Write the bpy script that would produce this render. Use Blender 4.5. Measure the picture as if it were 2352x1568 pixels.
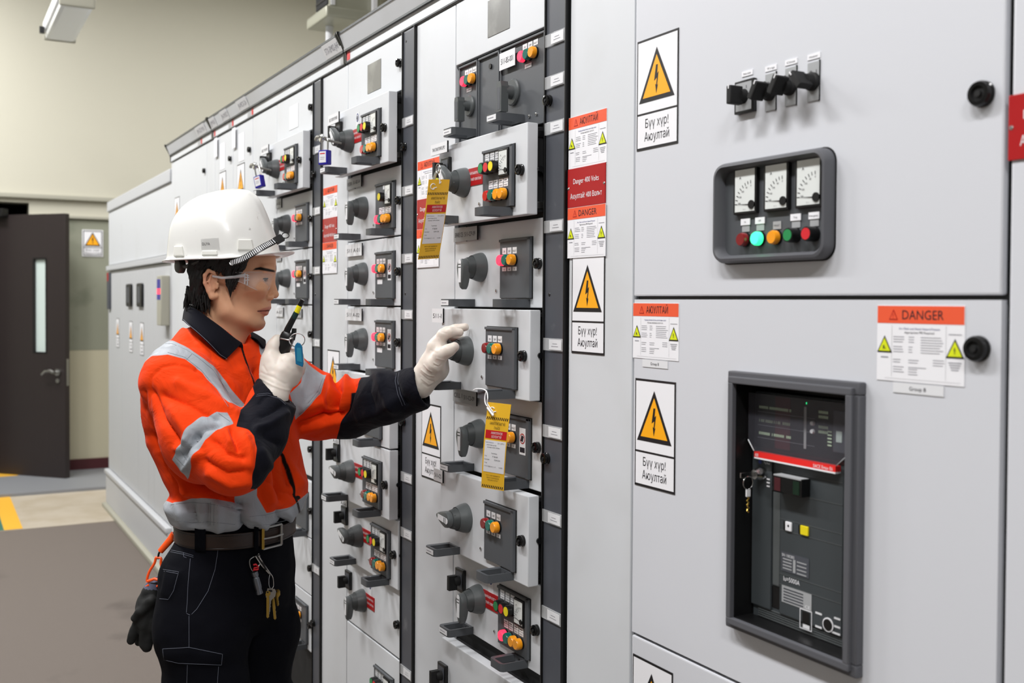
import bpy, bmesh, math, random
import numpy as np
from mathutils import Vector, Matrix
random.seed(7)
for o in list(bpy.data.objects): bpy.data.objects.remove(o)
S = bpy.context.scene
COL = S.collection
# ---------------------------------------------------------------- camera
FPX, CAM_H, CAM_D = 2400.0, 1.5, 1.13          # focal length in pixels of a 2352 px wide frame; lens height; distance to the panel fronts
PITCH, ROLL, YAW = math.radians(1.1), math.radians(.33), math.radians(29.103981519880275)
def cam_basis():
    F = Vector((-math.cos(YAW)*math.cos(PITCH), math.sin(YAW)*math.cos(PITCH), -math.sin(PITCH)))
    R = Vector((math.sin(YAW), math.cos(YAW), 0)); U = R.cross(F)
    return F, R*math.cos(ROLL)+U*math.sin(ROLL), -R*math.sin(ROLL)+U*math.cos(ROLL)
CF, CR, CU = cam_basis()
cd = bpy.data.cameras.new('camera'); cam = bpy.data.objects.new('camera', cd); COL.objects.link(cam)
cam.matrix_world = Matrix(((CR.x, CU.x, -CF.x, 0), (CR.y, CU.y, -CF.y, -CAM_D), (CR.z, CU.z, -CF.z, CAM_H), (0, 0, 0, 1)))
cd.sensor_width = 36; cd.lens = 36*FPX/2352; cd.shift_y = (738.778-784)/2352
cd.clip_start = .05; cd.clip_end = 60
cd.dof.use_dof = True; cd.dof.focus_distance = 2.3; cd.dof.aperture_fstop = 5.0
S.camera = cam
# ---------------------------------------------------------------- view, world
S.view_settings.view_transform = 'Standard'; S.view_settings.look = 'None'
S.view_settings.gamma = 1; S.view_settings.use_curve_mapping = False
S.view_settings.exposure = 0.33
W = bpy.data.worlds.new('world'); S.world = W; W.use_nodes = True
W.node_tree.nodes['Background'].inputs[0].default_value = (.9, .95, 1, 1)
W.node_tree.nodes['Background'].inputs[1].default_value = .3
# ---------------------------------------------------------------- ceiling lamps' light and one added fill
CEIL = 4.9
def area(name, loc, sx, sy, power, rot=(0, 0, 0), col=(1, .992, .99)):
    l = bpy.data.lights.new(name, 'AREA'); l.shape = 'RECTANGLE'; l.size = sx; l.size_y = sy; l.energy = power; l.color = col
    o = bpy.data.objects.new(name, l); COL.objects.link(o); o.location = loc; o.rotation_euler = rot
    return o
LAMPS = [(-8.3, -1.9), (-5.6, -1.9), (-2.9, -1.9), (-.4, -1.9), (2.0, -1.9)]
for i, (lx, ly) in enumerate(LAMPS):
    area('luminaire_or_fill', (lx, ly, 4.45), 1.5, .3, (112, 98, 85, 78, 76)[i])
area('luminaire_or_fill', (-7.2, 1.6, 4.45), 1.5, .3, 70)      # unseen fill added to brighten the back wall behind the cabinets
# ---------------------------------------------------------------- helpers
def srgb(r, g, b):
    f = lambda c: (c/255/12.92) if c/255 <= .04045 else ((c/255+.055)/1.055)**2.4
    return (f(r), f(g), f(b), 1)
MATS = {}
def mat(name, rgb, rough=.5, metal=0, emit=None, est=0, trans=0, alpha=1, bump=None, noise=None, coat=0, sheen=0, ior=1.45, spec=.5):
    m = bpy.data.materials.new(name); m.use_nodes = True; nt = m.node_tree; b = nt.nodes['Principled BSDF']
    c = srgb(*rgb); b.inputs['Base Color'].default_value = c
    b.inputs['Roughness'].default_value = rough; b.inputs['Metallic'].default_value = metal
    b.inputs['Transmission Weight'].default_value = trans; b.inputs['Alpha'].default_value = alpha
    b.inputs['Coat Weight'].default_value = coat; b.inputs['IOR'].default_value = ior
    b.inputs['Specular IOR Level'].default_value = spec
    if sheen: b.inputs['Sheen Weight'].default_value = sheen
    if emit: b.inputs['Emission Color'].default_value = srgb(*emit); b.inputs['Emission Strength'].default_value = est
    tc = None
    if bump or noise:
        tc = nt.nodes.new('ShaderNodeTexCoord')
    if bump:     # (scale, strength, distance)
        n = nt.nodes.new('ShaderNodeTexNoise'); n.inputs['Scale'].default_value = bump[0]; n.inputs['Detail'].default_value = 3
        bp = nt.nodes.new('ShaderNodeBump'); bp.inputs['Strength'].default_value = bump[1]; bp.inputs['Distance'].default_value = bump[2]
        nt.links.new(tc.outputs['Object'], n.inputs['Vector']); nt.links.new(n.outputs['Fac'], bp.inputs['Height']); nt.links.new(bp.outputs['Normal'], b.inputs['Normal'])
    if noise:    # (scale, rgb2, lo, hi)
        n = nt.nodes.new('ShaderNodeTexNoise'); n.inputs['Scale'].default_value = noise[0]; n.inputs['Detail'].default_value = 5
        r = nt.nodes.new('ShaderNodeMapRange'); r.inputs[1].default_value = noise[2]; r.inputs[2].default_value = noise[3]
        mx = nt.nodes.new('ShaderNodeMix'); mx.data_type = 'RGBA'
        nt.links.new(tc.outputs['Object'], n.inputs['Vector']); nt.links.new(n.outputs['Fac'], r.inputs[0]); nt.links.new(r.outputs[0], mx.inputs[0])
        mx.inputs[6].default_value = c; mx.inputs[7].default_value = srgb(*noise[1]); nt.links.new(mx.outputs[2], b.inputs['Base Color'])
    MATS[name] = m
    return m
mat('paint', (211, 214, 218), .42, bump=(900, .12, .0006), noise=(2.2, (198, 200, 201), .52, .78))
mat('paint_far', (190, 192, 195), .5)
mat('paint_pale', (211, 213, 219), .4)
mat('galv', (120, 122, 122), .5, .3)
mat('dark_plastic', (82, 85, 89), .5, bump=(1500, .15, .0004))
mat('strip', (76, 79, 86), .42, noise=(14, (110, 112, 116), .64, .8))
mat('rotary', (84, 88, 89), .36)
mat('rotary_dark', (62, 66, 67), .45)
mat('black', (18, 18, 19), .35)
mat('black_matte', (14, 14, 15), .7)
mat('black_gloss', (14, 14, 15), .12)
mat('recess', (26, 27, 29), .7)
mat('handle', (76, 79, 83), .4)
mat('white', (240, 240, 244), .5)
mat('label', (226, 227, 230), .4)
mat('label_grey', (166, 168, 170), .45)
mat('print', (34, 30, 38), .6)
mat('print_grey', (146, 146, 154), .6)
mat('frame_black', (24, 22, 24), .5)
mat('orange_tri', (255, 176, 20), .45)
mat('yellow_tri', (222, 232, 30), .45)
mat('danger', (238, 92, 56), .45)
mat('sign_red', (172, 22, 26), .3)
mat('tag_red', (206, 30, 38), .45)
mat('tag_yellow', (250, 196, 50), .4)
mat('chrome', (200, 200, 200), .2, 1)
mat('steel', (170, 170, 168), .3, 1)
mat('brass', (190, 160, 80), .3, 1)
mat('clear', (240, 242, 244), .1, alpha=.32)
mat('sticker', (132, 132, 130), .3, .5, noise=(9, (170, 170, 168), .5, .7))
mat('lamp_red', (196, 30, 40), .25, coat=.5)
mat('lamp_dark', (130, 20, 24), .25, coat=.5)
mat('lamp_red_lit', (255, 60, 90), .3, emit=(255, 40, 70), est=1.3)
mat('lamp_green', (0, 104, 92), .25, coat=.5)
mat('lamp_amber', (250, 160, 20), .3, coat=.5)
mat('lamp_green_lit', (90, 255, 190), .3, emit=(40, 255, 150), est=1.3)
mat('btn_green', (40, 140, 80), .35)
mat('btn_red', (214, 40, 50), .35)
mat('btn_yellow', (240, 220, 30), .35)
mat('meter_face', (228, 232, 230), .25, coat=1)
mat('blue_lock', (34, 28, 150), .35)
mat('brk', (62, 67, 70), .5)
mat('brk_frame', (88, 89, 94), .5, bump=(1400, .1, .0004))
mat('brk_red', (240, 44, 40), .35)
mat('smoke', (110, 110, 120), .05, alpha=.16)
mat('wall', (196, 193, 178), .8, bump=(12, .2, .003))
mat('wall_low', (190, 184, 160), .8)
mat('wall_green', (140, 142, 126), .7, noise=(3, (112, 116, 100), .55, .75))
mat('ceiling', (196, 195, 190), .9); mat('wall_dim', (128, 127, 122), .85)
mat('maroon', (70, 24, 30), .5)
mat('trim_grey', (166, 164, 150), .6)
mat('mat_brown', (116, 107, 100), .9, noise=(2.2, (98, 90, 84), .60, .74), bump=(700, .8, .003))
mat('floor_beige', (182, 172, 156), .55, noise=(5, (170, 158, 138), .4, .7))
mat('floor_grey', (132, 134, 138), .45)
mat('line_yellow', (232, 176, 56), .5)
mat('line_green', (60, 112, 96), .5)
mat('door_brown', (44, 37, 37), .4, bump=(60, .05, .002))
mat('glass_lit', (206, 220, 216), .2)
mat('tray', (176, 176, 160), .4, .4)
mat('lens', (226, 228, 226), .3)
mat('ink_blue', (60, 70, 130), .6)
mat('rope', (236, 236, 238), .7)

class MB:
    """collects shapes; coordinates are (x, o, z): x along the panel, o = distance out of the panel face, z up; world y = -o"""
    def __init__(s): s.v = []; s.f = []; s.mi = []; s.names = []; s.sm = []
    def m(s, name):
        if name not in s.names: s.names.append(name)
        return s.names.index(name)
    def add(s, verts, faces, mt, smooth=True):
        b = len(s.v); s.v += [tuple(v) for v in verts]; k = s.m(mt)
        for f in faces: s.f.append(tuple(b+i for i in f)); s.mi.append(k); s.sm.append(smooth)
    def box(s, x0, x1, z0, z1, o0, o1, mt, bev=0, seg=2, rot=None, piv=None):
        if bev <= 0:
            V = [(x, o, z) for x in (x0, x1) for o in (o0, o1) for z in (z0, z1)]
            Fc = [(0, 1, 3, 2), (4, 6, 7, 5), (0, 4, 5, 1), (2, 3, 7, 6), (0, 2, 6, 4), (1, 5, 7, 3)]
        else:
            bm = bmesh.new(); bmesh.ops.create_cube(bm, size=1)
            for v in bm.verts: v.co = Vector(((x0+x1)/2+v.co.x*(x1-x0), (o0+o1)/2+v.co.y*(o1-o0), (z0+z1)/2+v.co.z*(z1-z0)))
            bmesh.ops.bevel(bm, geom=bm.edges[:], offset=bev, segments=seg, affect='EDGES', profile=.6)
            V = [v.co.copy() for v in bm.verts]; bm.verts.index_update(); bm.normal_update(); Fc = [[v.index for v in f.verts] for f in bm.faces]; fl = [max(abs(c) for c in f.normal) < .999 for f in bm.faces]; bm.free()
        if rot:
            p = Vector(piv); V = [rot @ (Vector(v)-p)+p for v in V]
        b = len(s.sm); s.add(V, Fc, mt)
        if bev > 0: s.sm[b:] = fl          # main faces stay flat, only the rounded edges are smooth
        else: s.sm[b:] = [False]*len(Fc)
    def lathe(s, cx, cz, prof, mt, n=24, cap0=False, cap1=True, M=None):
        """prof: (radius, o) pairs around the outward axis at (cx, cz)"""
        V = []; Fc = []
        for r, o in prof:
            for i in range(n):
                a = 2*math.pi*i/n; V.append((cx+r*math.cos(a), o, cz+r*math.sin(a)))
        for j in range(len(prof)-1):
            for i in range(n): Fc.append((j*n+i, j*n+(i+1) % n, (j+1)*n+(i+1) % n, (j+1)*n+i))
        if cap1: Fc.append(tuple((len(prof)-1)*n+i for i in range(n)))
        if cap0: Fc.append(tuple(reversed(range(n))))
        if M: V = [M @ Vector(v) for v in V]
        s.add(V, Fc, mt)
    def prism(s, pts, o0, o1, mt, smooth=False, M=None):
        """pts in (x, z)"""
        n = len(pts); V = [(x, o0, z) for x, z in pts]+[(x, o1, z) for x, z in pts]
        Fc = [tuple(range(n)), tuple(reversed(range(n, 2*n)))]+[(i, n+i, n+(i+1) % n, (i+1) % n) for i in range(n)]
        if M: V = [M @ Vector(v) for v in V]
        s.add(V, Fc, mt, smooth)
    def flat(s, pts, o, mt, M=None):
        V = [(x, o, z) for x, z in pts]
        if M: V = [M @ Vector(v) for v in V]
        s.add(V, [tuple(range(len(pts)))], mt, False)
    def rect(s, x0, x1, z0, z1, o, mt, M=None): s.flat([(x0, z0), (x1, z0), (x1, z1), (x0, z1)], o, mt, M)
    def border(s, x0, x1, z0, z1, t, o, mt):
        s.rect(x0, x1, z0, z0+t, o, mt); s.rect(x0, x1, z1-t, z1, o, mt); s.rect(x0, x0+t, z0+t, z1-t, o, mt); s.rect(x1-t, x1, z0+t, z1-t, o, mt)
    def tube(s, path, r, mt, n=8, closed=False, cap=True):
        P = [Vector(p) for p in path]; N = len(P); V = []; Fc = []
        up = Vector((.3, .2, .93)); prev = None
        for i, p in enumerate(P):
            t = (P[(i+1) % N]-P[i-1]) if closed else (P[min(i+1, N-1)]-P[max(i-1, 0)])
            t.normalize()
            a = t.cross(up if prev is None else prev); 
            if prev is not None: a = prev-t*prev.dot(t)
            if a.length < 1e-4: a = t.orthogonal()
            a.normalize(); b = t.cross(a); prev = a
            rr = r[i] if isinstance(r, (list, tuple)) else r
            for k in range(n):
                w = 2*math.pi*k/n; V.append(p+a*rr*math.cos(w)+b*rr*math.sin(w))
        M_ = N if closed else N-1
        for i in range(M_):
            j = (i+1) % N
            for k in range(n): Fc.append((i*n+k, i*n+(k+1) % n, j*n+(k+1) % n, j*n+k))
        if not closed and cap: Fc.append(tuple(range(n))); Fc.append(tuple((N-1)*n+k for k in reversed(range(n))))
        s.add(V, Fc, mt)
    def text(s, txt, x, z, h, o, mt, w=None, align='c', M=None):
        """flat lettering; h = capital height, w = width to fit"""
        V, Fc, (bx0, bx1) = text_geo(txt)
        sc = h; sx = sc if w is None else w/max(bx1-bx0, 1e-6)
        tw = (bx1-bx0)*sx; off = {'c': -tw/2, 'l': 0, 'r': -tw}[align]
        W_ = [(x+off+(vx-bx0)*sx, o, z+vz*sc) for vx, vz in V]
        if M: W_ = [M @ Vector(v) for v in W_]
        s.add(W_, Fc, mt, False)
    def build(s, name, parent=None, loc=(0, 0, 0), world=False, recalc=True, angle=35):
        me = bpy.data.meshes.new(name)
        L = Vector(loc)
        vs = [(v[0]-L.x, v[1]-L.y, v[2]-L.z) if world else (v[0], -v[1], v[2]) for v in s.v]
        me.from_pydata(vs, [], s.f)
        for nm in s.names: me.materials.append(MATS[nm])
        me.polygons.foreach_set('material_index', s.mi); me.polygons.foreach_set('use_smooth', s.sm)
        if recalc:
            bm = bmesh.new(); bm.from_mesh(me); bmesh.ops.recalc_face_normals(bm, faces=bm.faces[:]); bm.to_mesh(me); bm.free()
        me.update()
        me.set_sharp_from_angle(angle=math.radians(angle))
        if len(me.polygons) == len(s.sm): me.polygons.foreach_set('use_smooth', s.sm); me.update()
        o = bpy.data.objects.new(name, me); COL.objects.link(o); o.location = loc
        if parent: o.parent = parent
        return o
_txt = {}
def text_geo(t):
    if t not in _txt:
        c = bpy.data.curves.new('t', 'FONT'); c.body = t; c.size = 1; c.resolution_u = 3; c.space_character = 1.02
        ob = bpy.data.objects.new('t', c); COL.objects.link(ob)
        dg = bpy.context.evaluated_depsgraph_get(); me = bpy.data.meshes.new_from_object(ob.evaluated_get(dg))
        V = [(v.co.x/.73, v.co.y/.73) for v in me.vertices]; Fc = [tuple(p.vertices) for p in me.polygons]
        bpy.data.objects.remove(ob); bpy.data.curves.remove(c); bpy.data.meshes.remove(me)
        xs = [v[0] for v in V] or [0, 1]
        _txt[t] = (V, Fc, (min(xs), max(xs)))
    return _txt[t]
def tag(o, label, cat, group=None, kind=None):
    o['label'] = label; o['category'] = cat
    if group: o['group'] = group
    if kind: o['kind'] = kind
    return o
def empty(name, loc, label=None, cat=None, group=None, rz=0):
    o = bpy.data.objects.new(name, None); COL.objects.link(o); o.location = loc; o.rotation_euler = (0, 0, rz); o.empty_display_size = .05
    if label: tag(o, label, cat, group)
    return o
def struct(o): o['kind'] = 'structure'; return o
_me = {}
def part(key, name, fn, parent, loc=(0, 0, 0), rot=None):
    """a part whose mesh is built once per key and shared; loc = (x, o, z) in the parent"""
    if key not in _me:
        mb = MB(); fn(mb); ob = mb.build(name); _me[key] = ob.data
    else:
        ob = bpy.data.objects.new(name, _me[key]); COL.objects.link(ob)
    ob.parent = parent; ob.location = (loc[0], -loc[1], loc[2])
    if rot: ob.rotation_euler = rot
    return ob

# ================================================================ the room
def room():
    XW = -9.7
    m = MB(); m.box(-16, 3.6, -.1, 0, -3, 4.2, 'mat_brown'); 
    struct(m.build('floor'))
    m = MB(); m.box(-8.75, -7.46, 0, .004, -1, 4.0, 'floor_beige'); struct(m.build('floor_painted_strip'))
    m = MB(); m.box(-10.6, -8.72, 0, .03, -1, 4.0, 'floor_grey', .006); struct(m.build('floor_threshold'))
    # painted lines beside the doorway
    m = MB(); q = .0055
    m.add([(-8.74, .61, q), (-7.47, .61, q), (-7.47, .72, q), (-8.74, .72, q)], [(0, 1, 2, 3)], 'line_yellow', False)
    m.add([(-8.74, .72, q), (-7.47, .72, q), (-7.47, 1.9, q), (-8.74, 1.9, q)], [(0, 1, 2, 3)], 'line_green', False)
    m.add([(-9.95, .50, .0305), (-9.57, .50, .0305), (-9.57, .80, .0305), (-9.95, .80, .0305)], [(0, 1, 2, 3)], 'line_yellow', False)
    struct(m.build('floor_marking'))
    m = MB()
    m.box(XW-.2, XW, 2.31, CEIL, -3, 4.2, 'wall'); m.box(XW-.2, XW, 0, 2.31, -3, .40, 'wall'); m.box(XW-.42, XW, 0, 2.31, .88, 4.2, 'wall')
    struct(m.build('wall_back'))
    # lower dado between door and cabinets: dull green above, plain below, with a red-brown skirting
    m = MB(); m.box(XW, XW+.012, 1.06, 2.19, -1.2, .40, 'wall_green'); m.box(XW, XW+.010, .12, 1.06, -1.2, .40, 'wall_low')
    struct(m.build('wall_panel_back'))
    m = MB(); m.box(XW, XW+.03, 0.02, .12, -1.2, .40, 'maroon', .004); struct(m.build('baseboard_back'))
    m = MB(); m.box(XW, XW+.05, 2.345, 2.385, -2, 4.2, 'trim_grey', .01); struct(m.build('trim_1'))
    m = MB(); m.box(XW, XW+.04, 2.19, 2.215, -2, .40, 'trim_grey', .006); struct(m.build('trim_2'))
    m = MB(); m.box(-16, 3.8, 0, CEIL, 4.0, 4.2, 'wall_dim'); struct(m.build('wall_left'))
    m = MB(); m.box(3.4, 3.6, 0, CEIL, -3, 4.2, 'wall_dim'); struct(m.build('wall_front'))
    m = MB(); m.box(-16, 3.8, 0, CEIL, -3.2, -3.0, 'wall'); struct(m.build('wall_right'))
    m = MB(); m.box(-16, 3.8, CEIL, CEIL+.1, -3.2, 4.2, 'ceiling'); struct(m.build('ceiling'))
    m = MB(); m.box(-15.8, -15.6, 0, CEIL, -3, 4.2, 'wall'); struct(m.build('wall_beyond'))
room()
# open door, hinged at the doorway's left jamb
def door():
    d = empty('door_1', (-10.02, -.80, .03)); d['kind'] = 'structure'
    ang = math.atan2(.80-.13, 10.02-9.27); d.rotation_euler = (0, 0, ang)
    Wd = math.hypot(.75, .67)
    m = MB(); t = .05; H_ = 2.17
    x0, x1 = Wd-.32, Wd-.20
    m.box(0, x0, 0, H_, 0, t, 'door_brown', .004); m.box(x1, Wd, 0, H_, 0, t, 'door_brown', .004)
    m.box(x0-.003, x1+.003, 0, 1.03, 0.0005, t-.0005, 'door_brown'); m.box(x0-.003, x1+.003, 1.80, H_, 0.0005, t-.0005, 'door_brown')
    struct(m.build('door_leaf', d))
    m = MB(); m.box(x0, x1, 1.03, 1.80, .015, .03, 'glass_lit'); m.build('door_window', d)
    m = MB(); m.border(x0-.012, x1+.012, 1.02, 1.81, .014, t+.002, 'black'); m.build('window_frame', d)
    m = MB(); hx = Wd-.075
    m.lathe(hx, .87, [(.028, t), (.028, t+.012), (.012, t+.014), (.012, t+.05)], 'steel')
    m.tube([(hx, t+.05, .87), (hx-.03, t+.058, .885), (hx-.08, t+.055, .88), (hx-.125, t+.045, .85)], [.014, .013, .012, .010], 'steel')
    m.lathe(hx, .80, [(.018, t), (.018, t+.008)], 'steel'); m.box(Wd-.004, Wd+.002, .76, .98, .012, .038, 'steel')
    m.build('door_handle', d)
    m = MB(); m.box(.18, .42, H_-.02, H_+.05, t, t+.07, 'black', .006); m.build('door_closer', d)
door()
def wall_sign():
    m = MB(); X = 0; w, h = .17, .23
    m.box(-w/2, w/2, 0, h, 0, .004, 'white', .002); o = .0055
    m.border(-w/2+.008, w/2-.008, .008, h-.008, .006, o, 'frame_black')
    m.rect(-w/2+.01, w/2-.01, .075, .081, o, 'frame_black')
    tri(m, 0, .09, .12, o)
    m.text('Бүү хүр!', 0, .048, .018, o+.0003, 'print', .11); m.text('Аюултай', 0, .020, .018, o+.0003, 'print', .13)
    ob = m.build('warning_sign', None, (-9.685, .10, 1.87)); ob.rotation_euler = (0, 0, math.radians(90))
    tag(ob, 'white and yellow high voltage warning sign on the green wall beside the open door', 'sign')
BOLT = [(-.02, .34), (.055, .34), (.03, .12), (.09, .17), (.03, -.16), (.065, -.14), (.0, -.36), (-.045, -.12), (-.01, -.145), (.02, .02), (-.09, -.04)]
def tri(m, cx, z0, h, o, fill='orange_tri', bolt=True, edge='frame_black', M=None):
    w = h*1.12/2*.98
    m.flat([(cx-w, z0), (cx+w, z0), (cx, z0+h)], o+.0002, edge, M)
    k = .80; a = h*.085
    m.flat([(cx-w*k*.97, z0+a), (cx+w*k*.97, z0+a), (cx, z0+a+h*k*.97)], o+.0004, fill, M)
    if bolt:
        s = h*.78; c = z0+h*.40
        m.flat([(cx+x*s, c+z*s) for x, z in BOLT], o+.0006, edge, M)
wall_sign()

# fluorescent luminaires under the ceiling
def luminaire(x, y, label, tilt=0):
    e = empty('ceiling_luminaire', (x, y, 3.30), label, 'ceiling lamp', 'fluorescent luminaires along the aisle')
    def body(m): m.box(-.66, .66, .04, .12, -.08, .08, 'label', .02)
    def lens(m):
        m.box(-.64, .64, 0, .045, -.07, .07, 'lens', .02)
    part('lumb', 'housing', body, e); part('luml', 'diffuser', lens, e)
    part('lume', 'end_cap', lambda m: m.box(.66, .70, 0, .12, -.075, .075, 'trim_grey', .01), e)
    part('lumf', 'end_cap', lambda m: m.box(-.70, -.66, 0, .12, -.075, .075, 'trim_grey', .01), e)
    part('lumr', 'suspension_rod', lambda m: m.box(-.01, .01, .12, .70, -.01, .01, 'black'), e, (-.5, 0, 0))
    part('lumr', 'suspension_rod', None, e, (.5, 0, 0))
    part('lumc', 'latch', lambda m: m.box(-.02, .02, .02, .06, .078, .10, 'black'), e, (-.55, 0, 0))
    return e
# ================================================================ switchgear: shared small parts
def lamp_geo(c, r=.0122, out=.0165):
    def f(m):
        m.lathe(0, 0, [(r*1.08, 0), (r*1.08, .004)], 'black', 20)
        m.lathe(0, 0, [(r, .004), (r, out-.003), (r*.86, out)], c, 20)
    return f
def button_geo(c, r=.0125):
    def f(m):
        m.lathe(0, 0, [(r*1.05, 0), (r*1.05, .015), (r*.98, .018), (r*.80, .018)], 'black', 20, cap1=False)
        m.lathe(0, 0, [(r*.82, .014), (r*.82, .0185)], c, 20)
    return f
def put_lamp(par, c, x, z, o=.0, name=None, k=1.0, out=.0165):
    return part(('lamp', c, k, out), name or 'indicator_lamp', lamp_geo(c, .0122*k, out), par, (x, o, z))
def put_button(par, c, x, z, o=.0, k=1.0):
    return part(('btn', c, k), 'push_button', button_geo(c, .0125*k), par, (x, o, z))
def ammeter_geo(w=.044, h=.058, needle=.35):
    def f(m):
        m.box(-w/2, w/2, -h/2, h/2, -.008, .0065, 'black', .0015)
        a, b = w/2-.004, h/2-.004
        m.rect(-a, a, -b, b, .0068, 'meter_face')
        px, pz = a*.72, -b*.70; R = w*.62; o = .0072
        m.lathe(px, pz, [(w*.13, .0068), (w*.13, .0085)], 'black', 14)
        for i in range(9):
            t = math.pi*(.52+.46*i/8)
            c_, s_ = math.cos(t), math.sin(t)
            m.flat([(px+c_*R-s_*.0006, pz+s_*R+c_*.0006), (px+c_*R+s_*.0006, pz+s_*R-c_*.0006), (px+c_*R*1.16+s_*.0006, pz+s_*R*1.16-c_*.0006), (px+c_*R*1.16-s_*.0006, pz+s_*R*1.16+c_*.0006)], o, 'print')
            if i % 2 == 0: m.text(str(i*25), px+c_*R*.86, pz+s_*R*.86, w*.055, o, 'print')
        t = math.pi*(1-needle*.1-.02); c_, s_ = math.cos(t), math.sin(t)
        m.flat([(px-s_*.0009, pz+c_*.0009), (px+s_*.0009, pz-c_*.0009), (px+c_*R*1.2, pz+s_*R*1.2)], .0077, 'print')
        m.text('A', -a*.45, b*.55, w*.09, o, 'print'); m.text('IEC 51', 0, -b*.93, w*.035, o, 'print_grey')
    return f
def lock_geo(r=.0115):
    def f(m):
        m.lathe(0, 0, [(r*1.05, 0), (r*1.05, .003), (r*.96, .004), (r*.96, .007), (r*1.04, .008), (r*.94, .0115), (r*.62, .0122)], 'black_gloss', 22, cap1=False)
        m.lathe(0, 0, [(r*.64, .0122), (r*.6, .0095), (r*.3, .0095), (r*.26, .0122)], 'black_matte', 18)
    return f
def put_lock(par, x, z, o=0, k=1.0, name='quarter_turn_lock'):
    return part(('lock', k), name, lock_geo(.0115*k), par, (x, o, z))
def screw_geo(m):
    m.lathe(0, 0, [(.0036, 0), (.0034, .0025), (.002, .0034)], 'chrome', 12)
def handle_geo(lab=True):
    """moulded pull: a horizontal loop standing out of the door; origin at its right wall corner"""
    def f(m):
        w, p, h, t = .056, .066, .0175, .0085
        r = .010
        def ring(ins):
            x0, x1, o1 = -w+ins, -ins, p-ins; rr = max(r-ins*.6, .003); out = [(x0, 0 if ins == 0 else .004)]
            for cx, co, a0 in ((x0+rr, o1-rr, 180), (x1-rr, o1-rr, 90)):
                for k in range(5):
                    a = math.radians(a0-k*22.5); out.append((cx+rr*math.cos(a), co+rr*math.sin(a)))
            out.append((x1, 0 if ins == 0 else .004))
            return out
        A, B = ring(0), ring(t); n = len(A)
        V = [(x, o, 0) for x, o in A]+[(x, o, h) for x, o in A]+[(x, o, .0015) for x, o in B]+[(x, o, h-.0015) for x, o in B]
        F_ = []
        for i in range(n-1):
            F_ += [(i, i+1, n+i+1, n+i), (n+i, n+i+1, 3*n+i+1, 3*n+i), (3*n+i, 3*n+i+1, 2*n+i+1, 2*n+i), (2*n+i, 2*n+i+1, i+1, i)]
        m.add(V, F_, 'handle')
        m.box(-w+t*.6, -t*.6, .001, h-.001, 0, .006, 'handle')
        m.lathe(-w*.5, h/2, [(.003, .006), (.003, .0065)], 'black', 10)
        if lab:
            m.rect(-w+.007, -.007, .003, h-.003, p+.0004, 'label')
            m.rect(-w+.012, -.018, h*.45, h*.55, p+.0007, 'print_grey')
    return f
def put_handle(par, x, z, o=0, lab=True): return part(('handle', lab), 'pull_handle', handle_geo(lab), par, (x, o, z))
def rotary_base(m):
    m.lathe(0, 0, [(.0345, 0), (.0345, .003), (.0325, .012), (.0275, .025), (.0272, .0265)], 'rotary', 36, cap1=False)
    m.lathe(0, 0, [(.0262, .025), (.0235, .033), (.0210, .041), (.019, .042)], 'rotary_dark', 30)
def rotary_lever(m):
    """lever hangs straight down in its own frame"""
    n = 26
    prof = []
    for i in range(n):      # tear-drop outline in (x, z)
        a = 2*math.pi*i/n; x, z = math.sin(a), -math.cos(a)
        zz = z*.021 if z > 0 else z*.050
        xx = x*(.019 if z > -.1 else .019*max(.62, 1-.42*abs(z)))
        prof.append((xx, zz-.002))
    for sc, o0 in ((1, 0),):
        V = []; F_ = []
        rings = [(.90, .036), (1.0, .039), (1.0, .050), (.93, .0545), (.80, .056)]
        for k, o in rings: V += [(x*k, o, z*k) for x, z in prof]
        for j in range(len(rings)-1):
            for i in range(n): F_.append((j*n+i, j*n+(i+1) % n, (j+1)*n+(i+1) % n, (j+1)*n+i))
        F_ += [tuple(range(n)), tuple((len(rings)-1)*n+i for i in range(n))]
        m.add(V, F_, 'rotary')
    m.prism([(-.006, -.036), (.006, -.036), (.007, .012), (.003, .017), (-.003, .017), (-.007, .012)], .056, .0567, 'label')
    for z in (-.002, .005): m.rect(-.0068, .0068, z, z+.0022, .0571, 'rotary_dark')
    m.box(-.015, .015, .008, .018, .034, .040, 'rotary', .002)
def put_rotary(par, x, z, ang=0, o=0, name='rotary_handle'):
    b = part('rotb', name, rotary_base, par, (x, o, z))
    part('rotl', 'lever', rotary_lever, b, (0, 0, 0), (0, math.radians(ang), 0))
    return b
def cam_switch(m, ang=90):
    m.box(-.022, .022, -.028, .028, 0, .009, 'black', .002)
    m.rect(-.017, .017, -.020, .022, .0093, 'strip')
    m.lathe(0, 0, [(.0125, .009), (.012, .020), (.0095, .024)], 'black_matte', 20)
    m.prism([(-.006, -.021), (.006, -.021), (.006, .014), (-.006, .014)], .016, .038, 'black_matte')
DT = .138; DH = .131                        # display panel size
LAB3 = ('ON', 'OFF', 'FAULT')
def disp_plate(m, frame=True):
    m.box(0, DT, 0, DH, 0, .006, 'dark_plastic', .0015); 
    m.box(DT-.011, DT, 0, DH, .004, .009, 'dark_plastic', .001); m.box(0, DT, DH-.006, DH, .004, .009, 'dark_plastic', .001)
    m.box(-.0015, DT+.0015, -.0015, DH+.0015, -.0002, .002, 'black')
def labels3(m, z0, z1, xs, o=.0064, txt=LAB3, under=True):
    for x, t in zip(xs, txt):
        m.rect(x-.0095, x+.0095, z0, z1, o, 'label'); m.text(t, x, z0+(z1-z0)*.25, (z1-z0)*.35, o+.0003, 'print', min(.015, .0035*len(t)))
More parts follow.
